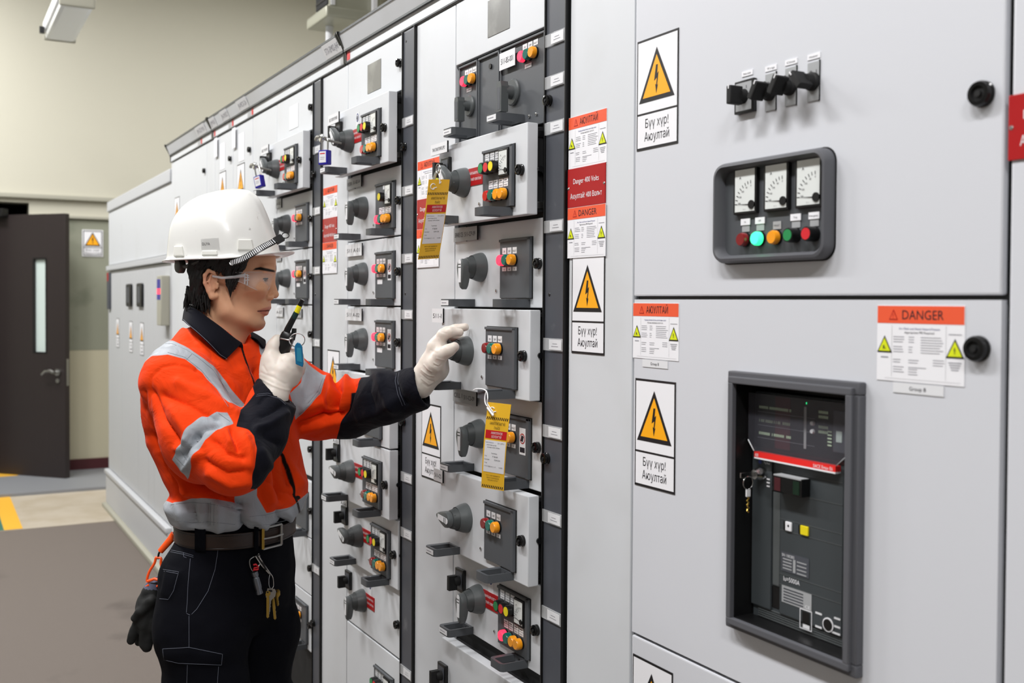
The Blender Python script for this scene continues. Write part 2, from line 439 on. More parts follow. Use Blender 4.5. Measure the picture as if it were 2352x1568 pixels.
def display(par, x, z, kind, reds='lamp_red', ban=False, small=False, o=0):
    """kind: simple / full / amm1"""
    L3 = (.022, .0455, .069)
    def g(m):
        disp_plate(m)
        if kind == 'simple':
            labels3(m, .098, .112, L3); labels3(m, .060, .069, L3, txt=('0', 'I', '!'))
            if ban:
                m.rect(.095, .122, .050, .108, .0064, 'label')
                V = [(.1085+.0115*math.cos(a), .085+.0115*math.sin(a)) for a in [k*math.pi/10 for k in range(20)]]
                m.flat(V, .0067, 'sign_red'); V = [(.1085+.009*math.cos(a), .085+.009*math.sin(a)) for a in [k*math.pi/10 for k in range(20)]]
                m.flat(V, .0070, 'label'); m.flat([(.101, .080), (.111, .078), (.116, .090), (.106, .093)], .0073, 'print'); m.rect(.098, .119, .055, .066, .0067, 'print')
            if ban == 2: m.rect(.018, .056, .040, .053, .0064, 'label')
        else:
            if kind == 'full':
                labels3(m, .104, .113, L3, txt=('START', 'STOP', 'RESET')); labels3(m, .114, .124, L3, txt=('START', 'STOP', 'RESET'))
            else: m.rect(.058, .080, .112, .124, .0064, 'label')
            xs = (.040, .062, .086, .108)
            for xx in xs: m.rect(xx-.0098, xx+.0098, .044, .053, .0064, 'label'); m.rect(xx-.0098, xx+.0098, .054, .062, .0064, 'white'); m.rect(xx-.007, xx+.006, .047, .0485, .0067, 'print_grey'); m.rect(xx-.007, xx+.005, .057, .0585, .0067, 'print')
    d = part(('disp', kind, ban), 'control_panel', g, par, (x, o, z))
    e = .0055
    if kind == 'simple':
        put_lamp(d, reds, L3[0], .084, e); put_lamp(d, 'lamp_green', L3[1], .084, e); put_lamp(d, 'lamp_amber', L3[2], .084, e)
    else:
        if kind == 'full':
            put_button(d, 'btn_green', L3[0], .090, e); put_button(d, 'btn_red', L3[1], .090, e); put_button(d, 'btn_yellow', L3[2], .090, e)
        else: put_button(d, 'btn_yellow', L3[2], .090, e)
        part('amm', 'ammeter', ammeter_geo(), d, (.103, .005, .095))
        for c, xx in zip((reds, 'lamp_green', 'lamp_amber', 'lamp_amber'), (.040, .062, .086, .108)): put_lamp(d, c, xx, .028, e)
    return d
def red_label(par, x, z, o, key='r'):
    def g(m):
        m.box(0, .070, 0, .040, 0, .0015, 'sign_red')
        m.text('АНХААРУУЛГА', .035, .025, .0065, .0019, 'white', .056); m.text('НЭЭХИЙГ ХОРИГЛОНО', .035, .011, .0060, .0019, 'white', .060)
    part('redlab', 'warning_label', g, par, (x, o, z))
def plate(par, txt, x, z, w, h, o, two=False, tm='print', bm='label_grey', raised=.004):
    def g(m):
        m.box(0, w, 0, h, 0, raised, bm); m.box(w-.0015, w+.0006, -.0006, h+.0006, 0, raised-.0004, 'black')
        m.text(txt, w/2, h*.32, h*.34, raised+.0003, tm, w*.78)
    part(('pl', txt, w, h, bm), 'name_plate', g, par, (x, o, z))

MW, MH = .435, .195                          # drawer width and pitch
def drawer(X1, z0, pull, kind, label, ang=0, reds='lamp_red', ban=False, red=False, camsw=False, names=None, top=None, disc=False, lhandle=True, rhandle=True, both='label', screw=True, locks=True, h=MH, rot=True, group='motor starter drawers in the switchgear', stain=False, rhlab=False, hx=0):
    """one withdrawable drawer; X1 = right edge on the wall, z0 = lower seam"""
    X0 = X1-MW
    e = empty('motor_starter_drawer', (X0, 0, z0), label, 'switchgear drawer', group)
    g = .0022
    def door(m):
        m.box(g, MW-g, g, h-g, -.002 if pull < .01 else 0, .012 if pull < .01 else .0255, 'paint', .0022)
    p = pull if pull >= .01 else 0
    face = (.0025 if p == 0 else p)
    t = .012 if p == 0 else .0255
    part(('door', p > 0, h), 'drawer_door', door, e, (0, face-t, 0))
    if p:       # drawer body seen behind the withdrawn door
        def body(m):
            m.box(.012, MW-.012, .010, h-.008, -.008, p-.020, 'recess', .002)
            m.box(MW-.016, MW-.009, .016, .030, -.008, p-.022, 'steel', .001); m.box(MW-.016, MW-.009, h-.030, h-.016, -.008, p-.022, 'black', .001)
        part(('body', p, h), 'drawer_body', body, e)
        part('bodyscrew', 'roller', lambda m: m.tube([(0, 0, 0), (.014, 0, 0)], .0065, 'black_gloss', 12), e, (MW-.012, p*.35, h*.5))
    if rot: put_rotary(e, MW-.293, .095, ang, face)
    if kind: display(e, MW-.191, .023, kind, reds, ban, o=face)
    if locks: put_lock(e, MW-.025, .096, face)
    if screw: part('screw', 'screw', screw_geo, e, (MW-.216, face, .040))
    if lhandle: put_handle(e, MW-.324+hx, .003, face)
    if rhandle: put_handle(e, MW-.063, .003, face, rhlab)
    if red: red_label(e, MW-.271, .084, face)
    if disc:
        def dg(m):
            m.box(-.012, .012, -.024, .022, 0, .001, 'label')
            m.flat([(.009*math.cos(k*math.pi/12), .007+.0125*math.sin(k*math.pi/12)) for k in range(24)], .0013, 'ink_blue'); m.flat([(.006*math.cos(k*math.pi/12), .007+.009*math.sin(k*math.pi/12)) for k in range(24)], .0016, 'label'); m.flat([(.003, -.002), (-.005, .004), (-.001, .014), (.004, .010)], .0019, 'print')
        part('disc', 'warning_label', dg, e, (MW-.235, face, .148))
    if camsw:
        part('camsw', 'selector_switch', cam_switch, e, (camsw[0], face, camsw[1]))
    for n in (names or []):
        plate(e, n[0], n[1], n[2], n[3], n[4], face+(n[6] if len(n) > 6 else 0), bm=n[5] if len(n) > 5 else 'label_grey')
    return e
# ================================================================ switchgear line-up
ZTOP = 2.232
XA, XB, XC = -1.882, -2.637, -3.394           # right edges of the three drawer stacks
def carcass(m, x0, x1, z1=ZTOP, mt='galv'):
    m.box(x0, x1, .0, z1, -.60, -.012, 'paint'); m.box(x0+.001, x1-.001, .02, z1-.002, -.012, -.0095, 'recess')
def sheet(m, x0, x1, z0, z1, o1=.0025, mt='paint', o0=-.009, b=.002, g=.0018):
    m.box(x0+g, x1-g, z0+g, z1-g, o0, o1, mt, b)
def card_holder(m):
    m.box(-.0425, .0425, -.013, .013, .0062, .0095, 'clear', .001)
    m.box(-.014, .034, -.0105, .0105, .0096, .0100, 'label'); m.rect(0, .018, .0015, .0025, .0103, 'print_grey'); m.rect(-.004, .022, -.004, -.003, .0103, 'print_grey')
def strip_geo(z1):
    def g(m):
        m.box(.002, .084, .10, z1, -.009, .006, 'strip', .004)
        m.box(0, .004, .10, z1, -.009, .010, 'black', .001); m.box(.081, .085, .10, z1, -.009, .010, 'black', .001)
    return g
def section(name, xr, cable_w, zs_cards, zs_locks, label, holes=()):
    xs1 = xr+.086; x0 = xr-MW-cable_w
    e = empty(name, (x0, 0, 0), label, 'electrical cabinet', 'motor control centre sections')
    def L(x): return x-x0
    def body(m): carcass(m, L(x0), L(xs1))
    part(('carc', name, xr), 'carcass', body, e)
    part(('cdoor', cable_w), 'cable_compartment_door', lambda m: sheet(m, .0, cable_w, .10, ZTOP-.003), e)
    part('hpanel', 'top_panel', lambda m: sheet(m, 0, MW, 2.075, ZTOP-.003), e, (cable_w, 0, 0))
    part('plinth%s' % cable_w, 'plinth', lambda m: m.box(0, cable_w+MW+.086, 0, .098, -.05, -.0, 'strip', .002), e)
    s = part('strip', 'vertical_trim_strip', strip_geo(ZTOP-.004), e, (L(xr), 0, 0))
    for z in zs_cards: part('card', 'card_holder', card_holder, s, (.042, 0, z))
    for z in zs_locks: put_lock(s, .018, z, .006)
    for z in holes: part('hole', 'screw', lambda m: m.lathe(0, 0, [(.004, .006), (.003, .007)], 'black', 10), s, (.022, 0, z))
    return e, L
eA, LA = section('switchgear_cabinet', XA, .234, (2.041, 1.954, 1.859, 1.656, 1.412, 1.231, 1.053, .85, .60, .35), (1.917, 1.174), 'grey cabinet section with the nearest column of drawers, right of the gloved hand', (1.515, .66))
eB, LB = section('switchgear_cabinet', XB, .236, (1.982, 1.797, 1.615, 1.464, 1.023, .871, .494), (1.917, 1.172), 'grey cabinet section with the middle column of drawers, behind the outstretched arm', (1.52, 2.2))
eC, LC = section('switchgear_cabinet', XC, .331, (2.0, 1.797, 1.60, 1.36, .602), (1.921, .416), 'grey cabinet section with the far column of drawers, behind the white helmet peak', (1.52,))
def top_sticker(e, x, mt, lock=True, L=LA, lx=0):
    part(('stk', mt), 'name_sticker', lambda m: m.box(0, .104, 2.108, 2.192, .0, .0008, mt), e, (x, .0028, 0))
    if lock: put_lock(e, lx, 2.151, .0025)
top_sticker(eA, LA(-2.147), 'sticker', False)
top_sticker(eB, LB(-2.906), 'sticker', True, lx=LB(-2.661))
top_sticker(eC, LC(-3.673), 'label', True, lx=LC(-3.42))
# ---- nearest column
def small_modules():
    y0, y1 = 1.8765, 2.068
    for (a, b, kind, lab) in ((-2.292, -2.193, 'l', 'small dark grey drawer with a knob, leftmost at the top of the nearest column'),
                              (-2.189, -2.086, 'm', 'blank dark grey cover between the two small drawers at the top'),
                              (-2.081, -1.884, 'r', 'wider dark grey drawer with a knob, under the clear sticker at the top')):
        e = empty('feeder_drawer', (a, 0, y0), lab, 'switchgear drawer', 'dark drawers at the top of the nearest column'); w = b-a; h = y1-y0
        def g(m):
            m.box(0, w, 0, h, -.009, .002, 'dark_plastic', .001)
            m.box(0, w, h-.005, h, 0, .007, 'dark_plastic', .0015); m.box(w-.005, w, 0, h, 0, .007, 'dark_plastic', .0015); m.box(0, .004, 0, h, 0, .006, 'dark_plastic', .0015)
            m.box(-.0016, w+.0016, -.001, h+.0018, -.009, .0, 'black')
        part(('sm', kind), 'drawer_front', g, e)
        f = .0022
        if kind == 'm':
            part('keyhole', 'keyhole', lambda m: m.lathe(0, 0, [(.006, 0), (.006, .003), (.003, .003)], 'black', 14), e, (w*.55, f, h-.028)); continue
        lx = {'l': (.036, .0565, .077), 'r': (.106, .129, .152)}[kind]; lz = 2.027-y0 if kind == 'l' else 2.030-y0
        part(('smlab', kind), 'lamp_label', lambda m: labels3(m, lz+.016, lz+.028, lx, 0), e, (0, f+.0003, 0))
        part(('smlab2', kind), 'lamp_label', lambda m: (m.rect(lx[0], lx[1]+.006, lz-.026, lz-.017, 0, 'label'), m.rect(lx[0]+.004, lx[1], lz-.022, lz-.0205, .0003, 'print_grey')), e, (0, f+.0003, 0))
        for c, x in zip(('lamp_red_lit', 'lamp_green', 'lamp_amber'), lx): put_lamp(e, c, x, lz, f, k=1.0, out=.014)
        if kind == 'l': put_rotary_small(e, -2.236-a, 1.966-y0, f, .78); put_handle(e, w-.004, .012, f)
        else:
            put_rotary_small(e, -2.024-a, 1.962-y0, f, .92); put_handle(e, .105, .012, f, True)
            plate(e, '511-BS-001', .004, h-.050, .072, .038, f+.007, bm='label', raised=.001)
            for xx in (.128, .158): part('screw', 'screw', screw_geo, e, (xx, f, .022))
def put_rotary_small(par, x, z, o, k):
    def b(m):
        m.lathe(0, 0, [(.032*k, 0), (.032*k, .004), (.029*k, .007)], 'rotary', 30); m.lathe(0, 0, [(.017*k, .007), (.014*k, .024)], 'rotary', 20)
    def l(m):
        m.prism([(-.012*k, -.050*k), (.012*k, -.050*k), (.013*k, .010*k), (.010*k, .022*k), (-.010*k, .022*k), (-.013*k, .010*k)], .020, .038, 'rotary')
        m.rect(-.008*k, .008*k, -.045*k, .008*k, .0384, 'strip')
    q = part(('rsb', k), 'rotary_handle', b, par, (x, o, z)); part(('rsl', k), 'lever', l, q)
small_modules()
NM = 'label_grey'
G = 'motor starter drawers in the nearest column'
drawer(XA, 1.680, .047, 'full', 'withdrawn drawer tagged and locked off near the top of the nearest column', ang=140, red=True, names=[('TANK CRANE POWER SUPPLY', -.012, .173, .092, .026, 'label', .012)], camsw=(.052, .135), group=G)
drawer(XA, 1.485, 0, 'simple', 'flush drawer with hanging lever directly above the gloved hand', reds='lamp_red_lit', names=[('SPARE CELL', .002, .160, .066, .034), ('511-CP-09', .066, .160, .072, .032, NM, .006)], group=G)
drawer(XA, 1.290, .038, 'simple', 'withdrawn drawer whose knob the gloved hand is turning', ang=125, reds='lamp_dark', names=[('511-I', -.046, .158, .062, .034, 'label')], group=G)
drawer(XA, 1.095, 0, 'simple', 'flush drawer partly hidden by the yellow tag on a white string', reds='lamp_red', ban=1, names=[('CELL 11', .002, .160, .066, .034), ('511-CS-09', .066, .160, .072, .032, NM, .006)], group=G)
drawer(XA, .900, .039, 'simple', 'withdrawn drawer with its lever turned sideways below the yellow tag', ang=95, reds='lamp_dark', group=G, hx=0, names=[('511-CS', -.03, .158, .05, .03, 'label')])
drawer(XA, .705, 0, 'full', 'flush drawer with ammeter and a glowing red lamp low in the nearest column', reds='lamp_red_lit', red=True, camsw=(.050, .118), disc=True, group=G)
drawer(XA, .315, .034, None, 'wide blank drawer with a black selector switch at the foot of the nearest column', rot=False, camsw=(.018, .272), h=.362, lhandle=False, rhandle=False, screw=False, locks=False, group=G)
# ---- middle column
G = 'motor starter drawers in the middle column'
drawer(XB, 1.875, .046, 'full', 'withdrawn drawer locked off with the nearer blue padlock', ang=140, red=True, disc=True, names=[('BELT DRYER POWER', -.012, .160, .092, .030, 'label', .012)], camsw=(.052, .135), group=G)
drawer(XB, 1.680, 0, 'amm1', 'flush drawer with one yellow button and a lit red lamp in the middle column', reds='lamp_red_lit', names=[('FEEDER 04', .002, .160, .066, .034), ('511-BD-04', .066, .160, .072, .034, NM, .006)], group=G)
drawer(XB, 1.485, 0, 'simple', 'flush drawer third from the top of the middle column', reds='lamp_red_lit', ban=2, names=[('511 A-01', .002, .150, .138, .036, 'label', .004)], group=G)
drawer(XB, 1.290, 0, 'simple', 'flush drawer just above the navy sleeve in the middle column', reds='lamp_red_lit', ban=2, names=[('511 A-02', .002, .150, .138, .036, 'label', .004)], group=G)
drawer(XB, 1.095, .040, 'simple', 'withdrawn drawer showing just below the outstretched navy sleeve', ang=95, reds='lamp_red', group=G)
drawer(XB, .900, .040, 'full', 'withdrawn drawer with black switch and red label, second below the sleeve', ang=100, red=True, camsw=(.022, .135), reds='lamp_dark', group=G, names=[('A-05', -.02, .155, .06, .03, 'label')])
drawer(XB, .705, .014, 'full', 'slightly withdrawn drawer with black switch, third below the sleeve', ang=110, red=True, camsw=(.022, .135), reds='lamp_dark', group=G, names=[('A-06', -.02, .155, .06, .03, 'label')])
drawer(XB, .510, 0, None, 'flush drawer with hanging lever and red label near the foot of the middle column', red=True, disc=True, camsw=(.026, .13), lhandle=False, rhandle=False, screw=False, group=G)
drawer(XB, .290, 0, 'full', 'lowest drawer of the middle column, cut by the bottom edge of the photo', rot=False, group=G, h=.218)
# ---- far column
G = 'motor starter drawers in the far column'
drawer(XC, 1.875, .042, 'full', 'withdrawn drawer locked off with the farther blue padlock', ang=140, red=True, names=[('BELT DRYER', -.012, .160, .092, .030, 'label', .012)], camsw=(.052, .135), group=G)
drawer(XC, 1.680, 0, 'simple', 'flush drawer behind the strap and peak of the helmet', reds='lamp_red_lit', names=[('A-03', .002, .160, .066, .034)], group=G)
drawer(XC, 1.485, 0, 'simple', 'flush drawer in front of the man\'s eyes', reds='lamp_red_lit', ban=2, names=[('A-04', .002, .160, .066, .034)], group=G)
drawer(XC, 1.290, 0, None, 'blank flush drawer behind the radio antenna', rot=False, camsw=None, screw=False, names=[('A-07', .002, .150, .09, .034, 'label'), ('SPARE', .24, .150, .07, .030, 'label_grey')], group=G, rhandle=False)
drawer(XC, 1.095, 0, None, 'blank flush drawer behind the stretched orange sleeve', rot=False, screw=False, group=G, rhandle=False, lhandle=False)
drawer(XC, .900, 0, None, 'blank flush drawer beside the front of the orange jacket', rot=False, screw=False, group=G, rhandle=False, lhandle=False)
drawer(XC, .690, 0, 'simple', 'flush drawer with control panel right of the belt buckle', group=G)
drawer(XC, .495, 0, None, 'blank flush drawer right of the dark trousers', rot=False, screw=False, group=G, rhandle=False, lhandle=False)
drawer(XC, .300, 0, 'simple', 'lowest flush drawer with control panel right of the trouser leg', group=G)
# ---- tall doors farther along
def tall(x0, x1, label, paper=True, lock=True, sign=False):
    e = empty('switchgear_cabinet', (x0, 0, 0), label, 'electrical cabinet', 'tall cabinet doors farther along'); w = x1-x0
    part(('tc', w), 'carcass', lambda m: carcass(m, 0, w), e)
    part(('td', w), 'door', lambda m: sheet(m, 0, w, .10, ZTOP-.003, mt='paint'), e)
    part(('tp', w), 'plinth', lambda m: m.box(0, w, 0, .098, -.05, 0, 'strip', .002), e)
    if lock: put_lock(e, w-.035, 2.105, .0025)
    if paper:
        part('paper1', 'paper_notice', lambda m: m.box(0, .085, 2.075, 2.19, .003, .0036, 'white'), e, (.095 if w < .5 else .4, 0, 0))
        part('paper2', 'paper_notice', lambda m: m.box(0, .055, 2.14, 2.225, .010, .0106, 'white'), e, (.012, 0, 0))
    return e
tall(-4.470, -4.162, 'tall grey cabinet door with white notice, first left of the far drawer column')
tall(-4.790, -4.472, 'tall grey cabinet door with white notice, second left of the far drawer column')
tall(-4.955, -4.792, 'narrow tall grey cabinet door above the crown of the helmet', False, False)
tall(-5.770, -4.957, 'wide tall grey cabinet door at the far end of the label rail', False)
# ---- label rail over the cabinets
def rail(x0, x1, label):
    e = empty('label_rail', (x0, 0, ZTOP), label, 'label rail', 'label rail along the top of the cabinets'); w = x1-x0
    def g(m):
        ss = [(-.02, 0), (.004, 0), (.006, .004), (.006, .034), (.012, .038), (.031, .084), (.031, .090), (-.02, .090)]
        n = len(ss); V = [(.004, o, z) for o, z in ss]+[(w-.004, o, z) for o, z in ss]
        m.add(V, [tuple(range(n)), tuple(reversed(range(n, 2*n)))]+[(i, n+i, n+(i+1) % n, (i+1) % n) for i in range(n)], 'paint', False)
        for a, b in (((.0045, -.001), (.0075, .003)), ((.0065, .0335), (.0135, .0395)), ((.0305, .0835), (.0325, .0905))):
            m.box(.002, w-.002, a[1], b[1], a[0], b[0], 'rotary_dark')
        for x in (0, w-.010):
            V = [(xx, o+.002, z) for xx in (x, x+.010) for o, z in ((0, -.002), (.006, 0), (.008, .036), (.036, .086), (.036, .093), (0, .093))]
            m.add(V, [(0, 1, 2, 3, 4, 5), (11, 10, 9, 8, 7, 6)]+[(i, 6+i, 6+(i+1) % 6, (i+1) % 6) for i in range(6)], 'black', False)
    part(('rail', w), 'rail_body', g, e)
    return e
def rail_card(e, x, w, txt):
    def g(m):       # card lies on the sloping face
        M = Matrix(((1, 0, 0, 0), (0, math.cos(.445), math.sin(.445), .0133), (0, -math.sin(.445), math.cos(.445), .041), (0, 0, 0, 1)))
        m.flat([(0, 0), (w, 0), (w, .045), (0, .045)], .0006, 'label', M); m.text(txt, w/2, .013, .020, .0010, 'print_grey', w*.8, M=M)
    part(('rc', w, txt), 'name_card', g, e, (x, 0, 0))
def rail_tag(e, x):
    part('rtag', 'name_card', lambda m: (m.rect(0, .026, .006, .032, .0068, 'tag_red'), m.rect(-.06, -.012, .006, .032, .0068, 'label_grey')), e, (x, 0, 0))
r = rail(-3.085, -1.700, 'light label rail above the nearest drawer columns'); rail_card(r, .80, .15, 'ST1-4M01'); rail_card(r, .62, .13, '4MO-SM01'); rail_tag(r, .014)
r = rail(-4.820, -3.090, 'light label rail over the far drawer column with code cards'); rail_card(r, 1.58, .15, '5TX-EM02-JHF'); rail_card(r, .50, .15, 'JN-MCX-2A'); rail_card(r, .22, .12, 'JN-MX2'); rail_card(r, .02, .10, 'JMX'); rail_tag(r, .024); rail_tag(r, .345); rail_tag(r, .655)
r = rail(-5.780, -4.825, 'farthest length of label rail, ending above the beige end cabinet'); rail_card(r, .70, .18, 'JM-CE MX'); rail_tag(r, .72)
# ---- lower, older cabinets at the far end
def far_row():
    x0, x1 = -8.035, -5.775; w = x1-x0
    e = empty('switchgear_cabinet', (x0, 0, 0), 'long lower light grey cabinet line at the far end by the open door', 'electrical cabinet')
    def L(x): return x-x0
    def b(m):
        m.box(0, w, .0, 2.16, -.6, -.012, 'paint_far'); m.box(.001, w-.001, .28, 2.15, -.012, -.009, 'trim_grey')
        m.box(0, w, 2.13, 2.20, -.6, .012, 'paint_far', .006)
    part('farb', 'carcass', b, e)
    part('farp', 'plinth', lambda m: (m.box(-.01, w, 0, .03, -.3, .05, 'trim_grey', .006), m.box(-.004, w, .03, .245, -.3, .022, 'paint_far', .006), m.box(-.006, w, .245, .275, -.3, .034, 'paint_far', .008)), e)
    part('fard', 'upper_panel', lambda m: sheet(m, 0, w, 1.745, 2.13, 0.0), e)
    part('farl', 'ledge', lambda m: m.box(0, w, 1.705, 1.74, -.01, .02, 'paint_far', .006), e)
    xs = [x0, -7.42, -6.80, -6.45, -6.26, x1]
    for i, (a, c) in enumerate(zip(xs[:-1], xs[1:])):
        part(('fdr', i), 'door', lambda m: sheet(m, 0, c-a, .28, 1.70, .003, mt='paint_far'), e, (L(a), 0, 0))
    for a, c in ((-7.165, -6.975), (-6.768, -6.60)):
        part('rly', 'relay_window', lambda m: (m.box(0, .17, 1.455, 1.60, .003, .02, 'black', .01), m.rect(.05, .13, 1.48, 1.58, .0205, 'strip')), e, (L(a), 0, 0))
    part('rly2', 'indicator_column', lambda m: (m.box(0, .10, 1.43, 1.69, .003, .02, 'strip', .006), m.rect(.01, .09, 1.63, 1.69, .0205, 'sign_red')), e, (L(-8.0), 0, 0))
    part('rly3', 'controller', lambda m: (m.box(0, .12, 1.36, 1.63, .003, .05, 'trim_grey', .006), m.rect(.008, .105, 1.56, 1.61, .0505, 'blue_lock'), m.rect(.008, .105, 1.53, 1.56, .0505, 'lamp_red_lit'), m.rect(.008, .105, 1.50, 1.53, .0505, 'blue_lock')), e, (L(-5.93), 0, 0))
far_row()
# ================================================================ signs
def warn_sign(x0, z0, w, h, label, o=.0026, mid=None):
    m = MB(); t = .0042
    m.box(0, w, 0, h, 0, .0010, 'frame_black')
    m.rect(t*.7, w-t*.7, h*.325+t*.4, h-t, .0012, 'white'); m.rect(t*.7, w-t*.7, t, h*.325-t*.5, .0012, 'white')
    tri(m, w*.49, h*.425, h*.475, .0013)
    m.text('Бүү хүр!', w*.5, h*.195, h*.082, .0015, 'print', w*.56); m.text('Аюултай', w*.5, h*.075, h*.082, .0015, 'print', w*.60)
    e = m.build('warning_sign', None, (x0, -o, z0))
    return tag(e, label, 'sign', 'high voltage warning signs')
def danger_sign(x0, z0, w, h, txt, label, o=.0026, group='danger notices'):
    m = MB()
    m.box(0, w, 0, h, 0, .0008, 'white'); q = .0011; hb = h*.765
    m.rect(.0006, w-.0006, hb, h-.0005, q, 'danger')
    cx = w*.20; s = h*.13
    for k, c in ((1, 'sign_red'), (.78, 'danger')): m.flat([(cx-s*.55*k, hb+h*.045+s*.08*(1-k)*5), (cx+s*.55*k, hb+h*.045+s*.08*(1-k)*5), (cx, hb+h*.045+s*k*1.05+s*.03)], q+.0003*(2-k), c)
    m.text('!', cx, hb+h*.065, s*.5, q+.001, 'sign_red')
    m.text(txt, w*.54, hb+h*.055, h*.125, q+.0003, 'print', w*.47)
    if txt == 'DANGER': a, b = 'Arc Flash and Shock Hazard Present', 'Appropriate PPE Required'
    else: a, b = 'Нуман дөлийн болон цахилгааны аюул', 'Ажлын хамгаалах хэрэгсэл'
    m.text(a, w*.5, h*.685, h*.028, q, 'ink_blue', w*.47); m.text(b, w*.5, h*.635, h*.030, q, 'print', w*.34)
    rnd = random.Random(len(label))
    for (xx, ww, n, zz) in ((.20, .15, 3, .585), (.38, .07, 3, .585), (.52, .26, 7, .585), (.20, .14, 3, .455), (.38, .05, 3, .455), (.20, .11, 2, .285), (.38, .12, 2, .285), (.66, .14, 3, .30), (.20, .13, 3, .19), (.38, .26, 1, .19), (.38, .12, 3, .165)):
        for k in range(n): m.rect(w*xx, w*(xx+ww*rnd.uniform(.75, 1)), h*(zz-.033*k), h*(zz-.033*k+.008), q, 'print_grey')
    for k in range(4): m.rect(w*(.83+.01*k), w*(.97-.01*k), h*(.28-.03*k), h*(.292-.03*k), q, 'print_grey')
    m.rect(w*.83, w*.97, h*.635, h*.645, q, 'print_grey'); m.rect(w*.05, w*.14, h*.305, h*.320, q, 'print_grey')
    for x in (.18, .80): m.rect(w*x, w*x+.0004, h*.06, h*.74, q, 'label_grey')
    m.rect(w*.10, w*.96, h*.035, h*.038, q, 'label_grey')
    tri(m, w*.095, h*.375, h*.225, q, 'yellow_tri', False); tri(m, w*.90, h*.345, h*.245, q, 'yellow_tri', False)
    s = h*.16; m.flat([(w*.90+x*s*.8, h*.435+z*s*.8) for x, z in BOLT], q+.0012, 'print')
    m.flat([(w*.095+x*s*.7, h*.44+z*s*.6) for x, z in ((-.25, -.2), (-.1, .05), (-.2, .15), (0, .4), (.05, .1), (.25, -.2), (.1, -.1), (0, -.05))], q+.0012, 'print')
    e = m.build('danger_notice', None, (x0, -o, z0))
    return tag(e, label, 'sign', group)
def volts_sign(x0, z0, w, h, label, o=.0026):
    m = MB(); m.box(0, w, 0, h, 0, .0025, 'sign_red', .0008)
    m.text('Danger 400 Volts', w*.5, h*.60, h*.14, .0028, 'white', w*.68); m.text('Аюултай! 400 Вольт', w*.5, h*.22, h*.14, .0028, 'white', w*.84)
    for x in (.025, .975): m.lathe(w*x, h*.5, [(.003, .0025), (.002, .0038)], 'chrome', 10)
    e = m.build('voltage_sign', None, (x0, -o, z0))
    return tag(e, label, 'sign', 'red 400 volt signs')
# column of notices right of the nearest strip
danger_sign(-1.793, 1.767, .136, .103, 'АЮУЛТАЙ', 'orange and white danger notice, topmost in the stack beside the nearest dark strip', group=None)
volts_sign(-1.793, 1.689, .134, .0775, 'red 400 volts sign between two danger notices beside the nearest dark strip')
danger_sign(-1.792, 1.588, .136, .1005, 'DANGER', 'English danger notice directly under the nearest red 400 volts sign', o=.0045, group=None)
warn_sign(-1.777, 1.398, .117, .195, 'yellow triangle warning sign directly under the English danger notice by the nearest strip')
# on the big right-hand doors
warn_sign(-1.560, 1.775, .120, .198, 'yellow triangle warning sign at the top left of the upper right cabinet door')
danger_sign(-1.567, 1.399, .134, .100, 'АЮУЛТАЙ', 'small danger notice at the top left corner of the door with the circuit breaker', group=None)
warn_sign(-1.558, 1.167, .118, .195, 'yellow triangle warning sign left of the circuit breaker')
danger_sign(-1.001, 1.397, .138, .101, 'DANGER', 'English danger notice at the top right of the door with the circuit breaker', group=None)
warn_sign(-1.559, .66, .118, .195, 'yellow triangle warning sign cut by the bottom edge of the photo')
def group_b(x0, z0, label, w):
    m = MB(); m.box(0, w, 0, .0135, 0, .001, 'label'); m.text('Group B', w/2, .0042, .0052, .0013, 'print', w*.33)
    tag(m.build('group_label', None, (x0, -.0026, z0)), label, 'label')
group_b(-1.537, 1.384, 'small Group B label under the left danger notice', .074)
group_b(-.973, 1.382, 'small Group B label under the right danger notice', .080)
m = MB(); m.box(0, .14, 0, .0775, 0, .0025, 'sign_red', .0008); m.text('Danger 400 Volts', .07, .047, .011, .0028, 'white', .10); m.text('Аюултай! 400 Вольт', .075, .016, .012, .0028, 'white', .118); m.lathe(.004, .0388, [(.003, .0025), (.002, .0038)], 'chrome', 10)
tag(m.build('voltage_sign', None, (-.806, -.0026, 1.6715)), 'red voltage sign cut by the right edge of the photo', 'sign')
# on the cable doors of the nearest, middle columns
for x, who in ((-2.541, 'nearest'), (-3.300, 'middle')):
    danger_sign(x, 1.767, .136, .100, 'АЮУЛТАЙ', 'orange and white danger notice on the narrow door left of the %s drawer column' % who, group=None)
    volts_sign(x, 1.689, .134, .0775, 'red 400 volts sign on the narrow door left of the %s drawer column' % who)
    danger_sign(x, 1.588, .136, .1005, 'DANGER', 'lower danger notice under the red sign left of the %s drawer column' % who, o=.0045, group=None)
warn_sign(-2.508, 1.04, .117, .195, 'yellow triangle warning sign just below the navy cuff')
warn_sign(-3.255, 1.147, .113, .195, 'yellow triangle warning sign mostly hidden behind the orange sleeve')
for i, (x, z, l) in enumerate(((-4.40, 1.87, 'faint warning sign on the first tall door above the helmet'), (-4.71, 1.87, 'faint warning sign on the second tall door above the helmet'), (-5.68, 1.84, 'small warning sign behind the rear of the helmet'))):
    warn_sign(x, z, .117, .195, l)
for x, z, l in ((-7.66, 1.17, 'farthest small warning sign on the long low cabinets'), (-7.12, 1.16, 'small warning sign below the farther of two black windows'), (-6.72, 1.16, 'small warning sign below the nearer of two black windows')):
    warn_sign(x, z, .12, .20, l, o=.0035)
